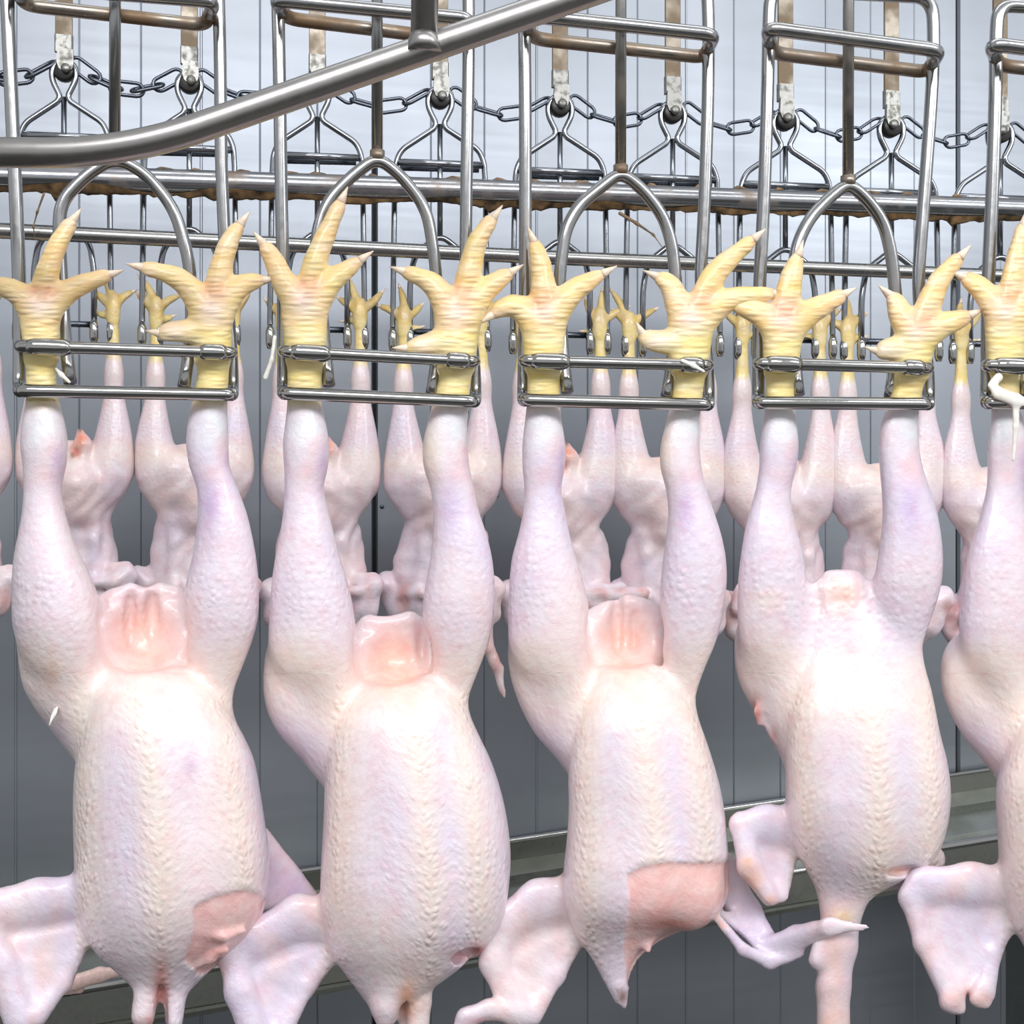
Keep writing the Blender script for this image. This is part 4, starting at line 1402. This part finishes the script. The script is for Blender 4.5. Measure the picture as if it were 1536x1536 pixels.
def rear_shackle(i, x, y):
    u = ZB(x) / F
    root = empty('poultry_shackle', PB(x, y + 350, 0))
    fy = 505 + (x - 290) * 0.022     # row of the slot ends
    r = 4.3 * u
    W = 66
    for s in (-1, 1):
        ow = 71
        tube('outer_rod', [PB(x + s * 2, y - 18, 4), PB(x + s * 18, y - 6, 0), PB(x + s * 18, y + 14, 0), PB(x + s * 6, y + 38, 0), PB(x + s * 9, y + 46, 0), PB(x + s * (W - 8), y + 78, 0), PB(x + s * W, y + 96, 0),
                           PB(x + s * (W + 2), y + 130, 2), PB(x + s * ow, fy - 20, 2), PB(x + s * ow, fy + 8, -2)], r, M_WIRE, root, fil=14 * u, sides=10)
        tube('rod_end', [PB(x + s * ow, fy - 22, -1), PB(x + s * ow, fy - 12, -3), PB(x + s * ow, fy + 6, -3), PB(x + s * ow, fy + 14, -2)], [3.8 * u, 6.6 * u, 6.4 * u, 4 * u], M_BAR, root)
        tube('rod_end', [PB(x + s * 45, fy - 22, -1), PB(x + s * 45, fy - 12, -3), PB(x + s * 45, fy + 6, -3), PB(x + s * 45, fy + 14, -2)], [3.8 * u, 6.6 * u, 6.4 * u, 4 * u], M_BAR, root)
    tube('spreader_bar', [PB(x - W + 4, y + 96, -3), PB(x + W - 4, y + 101, -3)], r * 1.25, M_WIRE, root)
    tube('spreader_bar', [PB(x - W + 6, y + 105, 14), PB(x + W - 8, y + 108, 14)], r, M_CHAIN, root)
    ay = 360 + (x - 840) * 0.035
    tube('centre_rod', [PB(x, y + 40, 2), PB(x, ay, 2)], r * 0.95, M_WIRE, root)
    tube('inner_fork', [PB(x - 45, fy + 6, 2), PB(x - 45, ay + 70, 2), PB(x - 38, ay + 28, 2), PB(x, ay - 2, 2), PB(x + 38, ay + 28, 2), PB(x + 45, ay + 70, 2), PB(x + 45, fy + 6, 2)],
         r * 1.05, M_WIRE, root, fil=16 * u, sides=10)
    tube('cross_bar', [PB(x - 45, fy - 16, 5), PB(x + 45, fy - 14, 5)], r * 1.1, M_CHAIN, root)
    tag(root, 'thin wire shackle of the rear line, ' + (ORD[i] + ' from the left' if 0 < i < 10 else 'hanging at the ' + ('left' if i == 0 else 'right') + ' picture edge'), 'shackle', 'wire shackles of the rear line')


for i, (x, y) in enumerate(HANG):
    if i < 10:
        hanger(i, x, y)
        rear_shackle(i, x, y)
chain_line()


# ------------------------------------------------------------------ birds of the rear line
def rear_bird(i, x, tail, seed):
    rr = random.Random(seed)
    y0 = (x - 480) * 0.028
    lo, hi = (x - 140, 385 + y0, -90), (x + 145, 1065 + y0, 95)
    f = Field(lo, hi, 3.0)
    j = lambda a: rr.uniform(-a, a)
    claws = []
    feetinfo = []
    for s in (-1, 1):
        fx = x + s * 58
        lx = j(3)
        rows = [(478, 7.5), (500, 8.5), (540, 10), (556, 14), (575, 16), (592, 14), (612, 17), (640, 23), (668, 29), (700, 36), (728, 40), (755, 34), (785, 16)]
        cxs = np.interp([r_[0] for r_ in rows], [478, 600, 660, 720, 785], [fx, fx + s * 1, fx + s * 2 + lx, x + s * 52, x + s * 30])
        f.loft([(r_[0] + y0, c, r_[1], 0 + max(0, r_[0] - 600) * 0.05, r_[1]) for r_, c in zip(rows, cxs)], k=8, sm=6)
        # foot
        py = 470 + y0 + j(4)
        f.loft([(py - 20, fx, 6, -2, 5), (py - 8, fx, 11, -2, 8), (py + 6, fx, 12, -2, 9), (py + 24, fx, 9, 0, 9)], k=5, sm=4)
        tl = []
        for ang, ln in ((-8 + j(14), 58 + j(8)), (-52 + j(12), 44 + j(8)), (48 + j(12), 46 + j(8))):
            a = math.radians(ang)
            b = a + math.radians(j(22))
            dd = 14 + j(10)
            tl.append([(fx, py), (fx + math.sin(a) * ln * 0.5, py - math.cos(a) * ln * 0.5, 6), (fx + math.sin(a) * ln * 0.5 + math.sin(b) * ln * 0.5, py - math.cos(a) * ln * 0.5 - math.cos(b) * ln * 0.5, dd)])
        hx = [(fx, py + 12), (fx - s * 16, py + 13 + j(3), 8), (fx - s * 30, py + 10 + j(6), 12)]
        claws += foot(f, fx, py, 2, tl, hx, s=0.40, k=4)
    # pelvis, trunk
    wst = rr.uniform(58, 72)
    f.loft([(672 + y0, x, 18, 18, 14), (688 + y0, x, 48, 18, 30), (715 + y0, x, 66, 18, 40), (745 + y0, x + j(3), 66, 18, 46), (772 + y0, x, 52, 18, 44), (798 + y0, x + j(4), wst * 0.93, 22, 38), (830 + y0, x + j(6), wst, 26, 38),
            (880 + y0, x, wst * 1.05, 26, 40), (920 + y0, x, wst * 0.95, 24, 38), (950 + y0, x, 30, 22, 24), (962 + y0, x, 12, 22, 10)], k=12, sm=8)
    if tail:
        f.chain([(x + 4, 700 + y0, -12, 20), (x + 12, 676 + y0, -16, 13), (x + 8, 658 + y0, -18, 6)], k=6)
        f.dig((x + 1, 690 + y0, -36), (9, 12, 14), 5)
        f.chain([(x - 2, 694 + y0, -28, 4), (x - 4, 688 + y0, -34, 4)], k=2)
        f.chain([(x + 4, 735 + y0, -18, 32), (x + 4, 772 + y0, -14, 26)], k=14)
    else:
        f.chain([(x + 2, 720 + y0, -16, 26), (x + 2, 776 + y0, -12, 24)], k=16)
        f.chain([(x - 30, 712 + y0, -10, 34), (x - 22, 735 + y0, -10, 30)], k=10)
        f.chain([(x + 34, 712 + y0, -10, 34), (x + 26, 735 + y0, -10, 30)], k=10)
    # wings folded up beside the neck end
    for s in (-1, 1):
        dw = 24 if s < 0 else -16
        ex, ey = x + s * (80 + j(6)), 872 + y0 + j(8)
        f.chain([(x + s * 40, 892 + y0, 22, 18), (x + s * 62, ey + 2, 14 + dw, 13), (ex, ey, 8 + dw, 12), (ex + s * 5, ey + 5, 2 + dw, 13)], k=8)
        f.chain([(ex + s * 3, ey + 6, dw, 12), (x + s * 58, ey + 20 + j(4), -8 + dw, 10), (x + s * 30, ey + 18 + j(6), -22, 8)], k=5)
        f.chain([(ex, ey + 12, dw + 4, 15), (x + s * 66, ey + 44, dw + 6, 18), (x + s * 44, ey + 62, dw * 0.4 + 8, 16)], k=9)
        f.tri((x + s * 45, 892 + y0, 18), (ex, ey + 6, 6 + dw), (x + s * 58, ey + 56, 6 + dw), 6, k=8)
        if i == 4 and s > 0:
            f.chain([(x + 62, ey + 56, dw, 12), (x + 70, ey + 96, dw - 4, 9), (x + 82, ey + 124, dw - 6, 9), (x + 92, ey + 168, dw - 8, 3)], k=5)
        if i == 5 and s > 0:
            f.chain([(x + 40, ey + 6, dw, 14), (x + 90, ey + 8, dw - 14, 13), (x + 122, ey + 4, dw - 18, 11)], k=6)
        if i == 7 and s < 0:
            f.chain([(x - 66, ey + 14, dw - 20, 12), (x - 60, ey - 30, dw - 24, 4)], k=5)
        for q_ in range(1):      # loose folds of skin down the trunk
            xa, xb = x + s * rr.uniform(8, 40), x + s * rr.uniform(15, 50)
            f.chain([(xa, 765 + y0 + j(8), 0, 8), ((xa + xb) / 2 + j(5), 815 + y0, -8, 6), (xb, 900 + y0, -4, 10)], k=14)
    XX, YY, DD = f.ax[0].reshape(-1, 1, 1), f.ax[1].reshape(1, -1, 1), f.ax[2].reshape(1, 1, -1)
    ph = rr.uniform(0, 6)
    f.v += (1.6 * np.sin(XX / 7.0 + np.sin(YY / 16.0 + ph) * 2.2 + DD / 9.0) * np.sin(YY / 11.0 + XX / 23.0 + ph) * sstep(YY, 690 + y0, 760 + y0)).astype(np.float32)
    V, Q = f.mesh()
    p = Paint(V, SKIN)
    X, Y, D = V.T
    Yr = Y - y0
    n1, n2 = wob(V, 24, seed), wob(V, 11, seed + 1)
    p.mix(LAV, (0.35 + 0.45 * n1))
    p.mix(PINK, 0.35 * np.clip(n2 + 0.2, 0, 1))
    p.mix(CREAM, 0.6 * np.exp(-((Yr - 690) / 22) ** 2))
    p.mix(lin((240, 206, 190)), 0.45 * np.exp(-((Yr - 760) / 40) ** 2) * np.exp(-((X - x) / 40) ** 2))
    p.mix(RAW, 0.45 * np.clip(n2, 0, 1) * sstep(Yr, 850, 880))
    if tail:
        p.spot(x + 10, 668 + y0, 14, 16, lin((236, 150, 118)), 0.85)
        p.spot(x + 1, 688 + y0, 10, 11, RAW, 0.8)
        p.spot(x + 8, 655 + y0, 5, 5, BROWN, 0.9)
    else:
        p.spot(x, 676 + y0, 40, 10, ORANGE, 0.3)
    p.mix(lin((226, 212, 208)), 0.8 * np.exp(-((Yr - 572) / 20) ** 2))
    p.mix(lin((236, 216, 150)), 1 - sstep(Yr, 540, 556))
    p.mix(lin((222, 196, 132)), 0.8 * (1 - sstep(Yr, 470, 486)))
    p.mix(lin((178, 150, 92)), 0.5 * (1 - sstep(Yr, 470, 486)) * np.clip(n2 + 0.2, 0, 1))
    fc = V * 2.0
    fm = np.where(Yr < 560, 0.2, 0.10 + 0.25 * np.exp(-((Yr - 640) / 40) ** 2))
    org = PB(x, 505 + y0, 0)
    o = organic('plucked_chicken', V, Q, ZB, M_SKIN, p.c, fc, fm, origin=org)
    for a, b, r in claws:
        cone_claw(a, b, r, ZB, o)
    return o


RLAB = {0: 'rear line chicken at the extreme left edge, only a sliver of thigh showing',
        1: 'rear line chicken behind the leftmost front legs with orange tail and dark vent',
        2: 'rear line chicken behind the right leg of the leftmost front bird, smooth cream rump',
        3: 'rear line chicken left of the black wall seam with orange vent opening',
        4: 'rear line chicken right of the black wall seam, thighs split by the second front bird',
        5: 'rear line chicken with orange vent beside the left leg of the middle front bird',
        6: 'rear line chicken behind the right leg of the middle front bird',
        7: 'rear line chicken with small red vent behind the fourth front bird left leg',
        8: 'rear line chicken between the legs of the fourth front bird, rounded rump to the right',
        9: 'rear line chicken at right, mostly behind the edge cut front bird'}
CXB = [-70, 112, 292, 482, 664, 842, 1002, 1172, 1330, 1500]
for i, x in enumerate(CXB):
    o = rear_bird(i, x, i % 2 == 1, 100 + i)
    tag(o, RLAB[i], 'chicken', 'plucked chickens on the rear line')


# ------------------------------------------------------------------ small scraps
def scrap(name, chains, label, mat, zfun, cat, h=2.5, q=0.7):
    pts = [p for c in chains for p in c]
    lo = [min(p[k] - p[3] for p in pts) - 8 for k in range(3)]
    hi = [max(p[k] + p[3] for p in pts) + 8 for k in range(3)]
    f = Field(lo, hi, h)
    for c in chains:
        f.chain(c, k=4, q=q)
    V, Q = f.mesh()
    c0 = V.mean(0)
    z = zfun(c0[0])
    o = organic(name, V, Q, zfun, mat, origin=P(c0[0], c0[1], z + c0[2] * z / F))
    if label:
        tag(o, label, cat)
    return o


def ZT(px):      # distance of the trough's inside floor
    return 1.30 + (px - 450) * 2.2e-4


scrap('skin_scrap', [[(70, 1486, 4, 8), (110, 1474, 0, 12), (150, 1462, 0, 12), (186, 1456, 4, 6)], [(60, 1492, 8, 5), (120, 1484, 6, 7)]],
      'pink scrap of skin lying in the trough at lower left', M_SCRAP, ZT, 'scrap')
scrap('sinew_strip', [[(1489, 572, -46, 5), (1498, 566, -50, 6), (1488, 578, -52, 6), (1498, 590, -54, 9), (1524, 600, -54, 10), (1540, 604, -52, 6)], [(1524, 600, -54, 6), (1524, 640, -52, 5), (1520, 690, -50, 3)]],
      'white strip of sinew draped over the lower bar at right edge', M_MEMB, ZF, 'scrap', 2.0)
scrap('sinew_strip', [[(1024, 541, -51, 3), (1040, 548, -53, 3.5), (1056, 557, -52, 2)]], 'tiny white sinew on the upper bar of the middle shackle', M_MEMB, ZF, 'scrap', 1.2)
scrap('sinew_strip', [[(84, 553, -20, 2), (92, 562, -24, 3.5), (104, 573, -26, 2.5)]], 'small white sinew between the bars of the leftmost shackle', M_MEMB, ZF, 'scrap', 1.2)
scrap('sinew_strip', [[(412, 505, -8, 3), (408, 540, -10, 3.5), (398, 566, -8, 4)]], 'pale thread of skin left of the second front shackle bars', M_MEMB, ZF, 'scrap', 1.5)
scrap('grime_thread', [[(930, 320, -60, 3), (955, 335, -62, 2.5), (980, 352, -62, 1.6), (994, 372, -62, 1)]], 'thin brown strand hanging under the thick guide rail at centre', M_GRIME, ZB, 'dirt', 1.2)
scrap('grime_thread', [[(66, 290, -60, 2.2), (56, 318, -60, 1.6), (50, 340, -60, 1.4), (54, 365, -60, 1)]], 'thin brown strand hanging below the rails at far left', M_GRIME, ZB, 'dirt', 1.2)
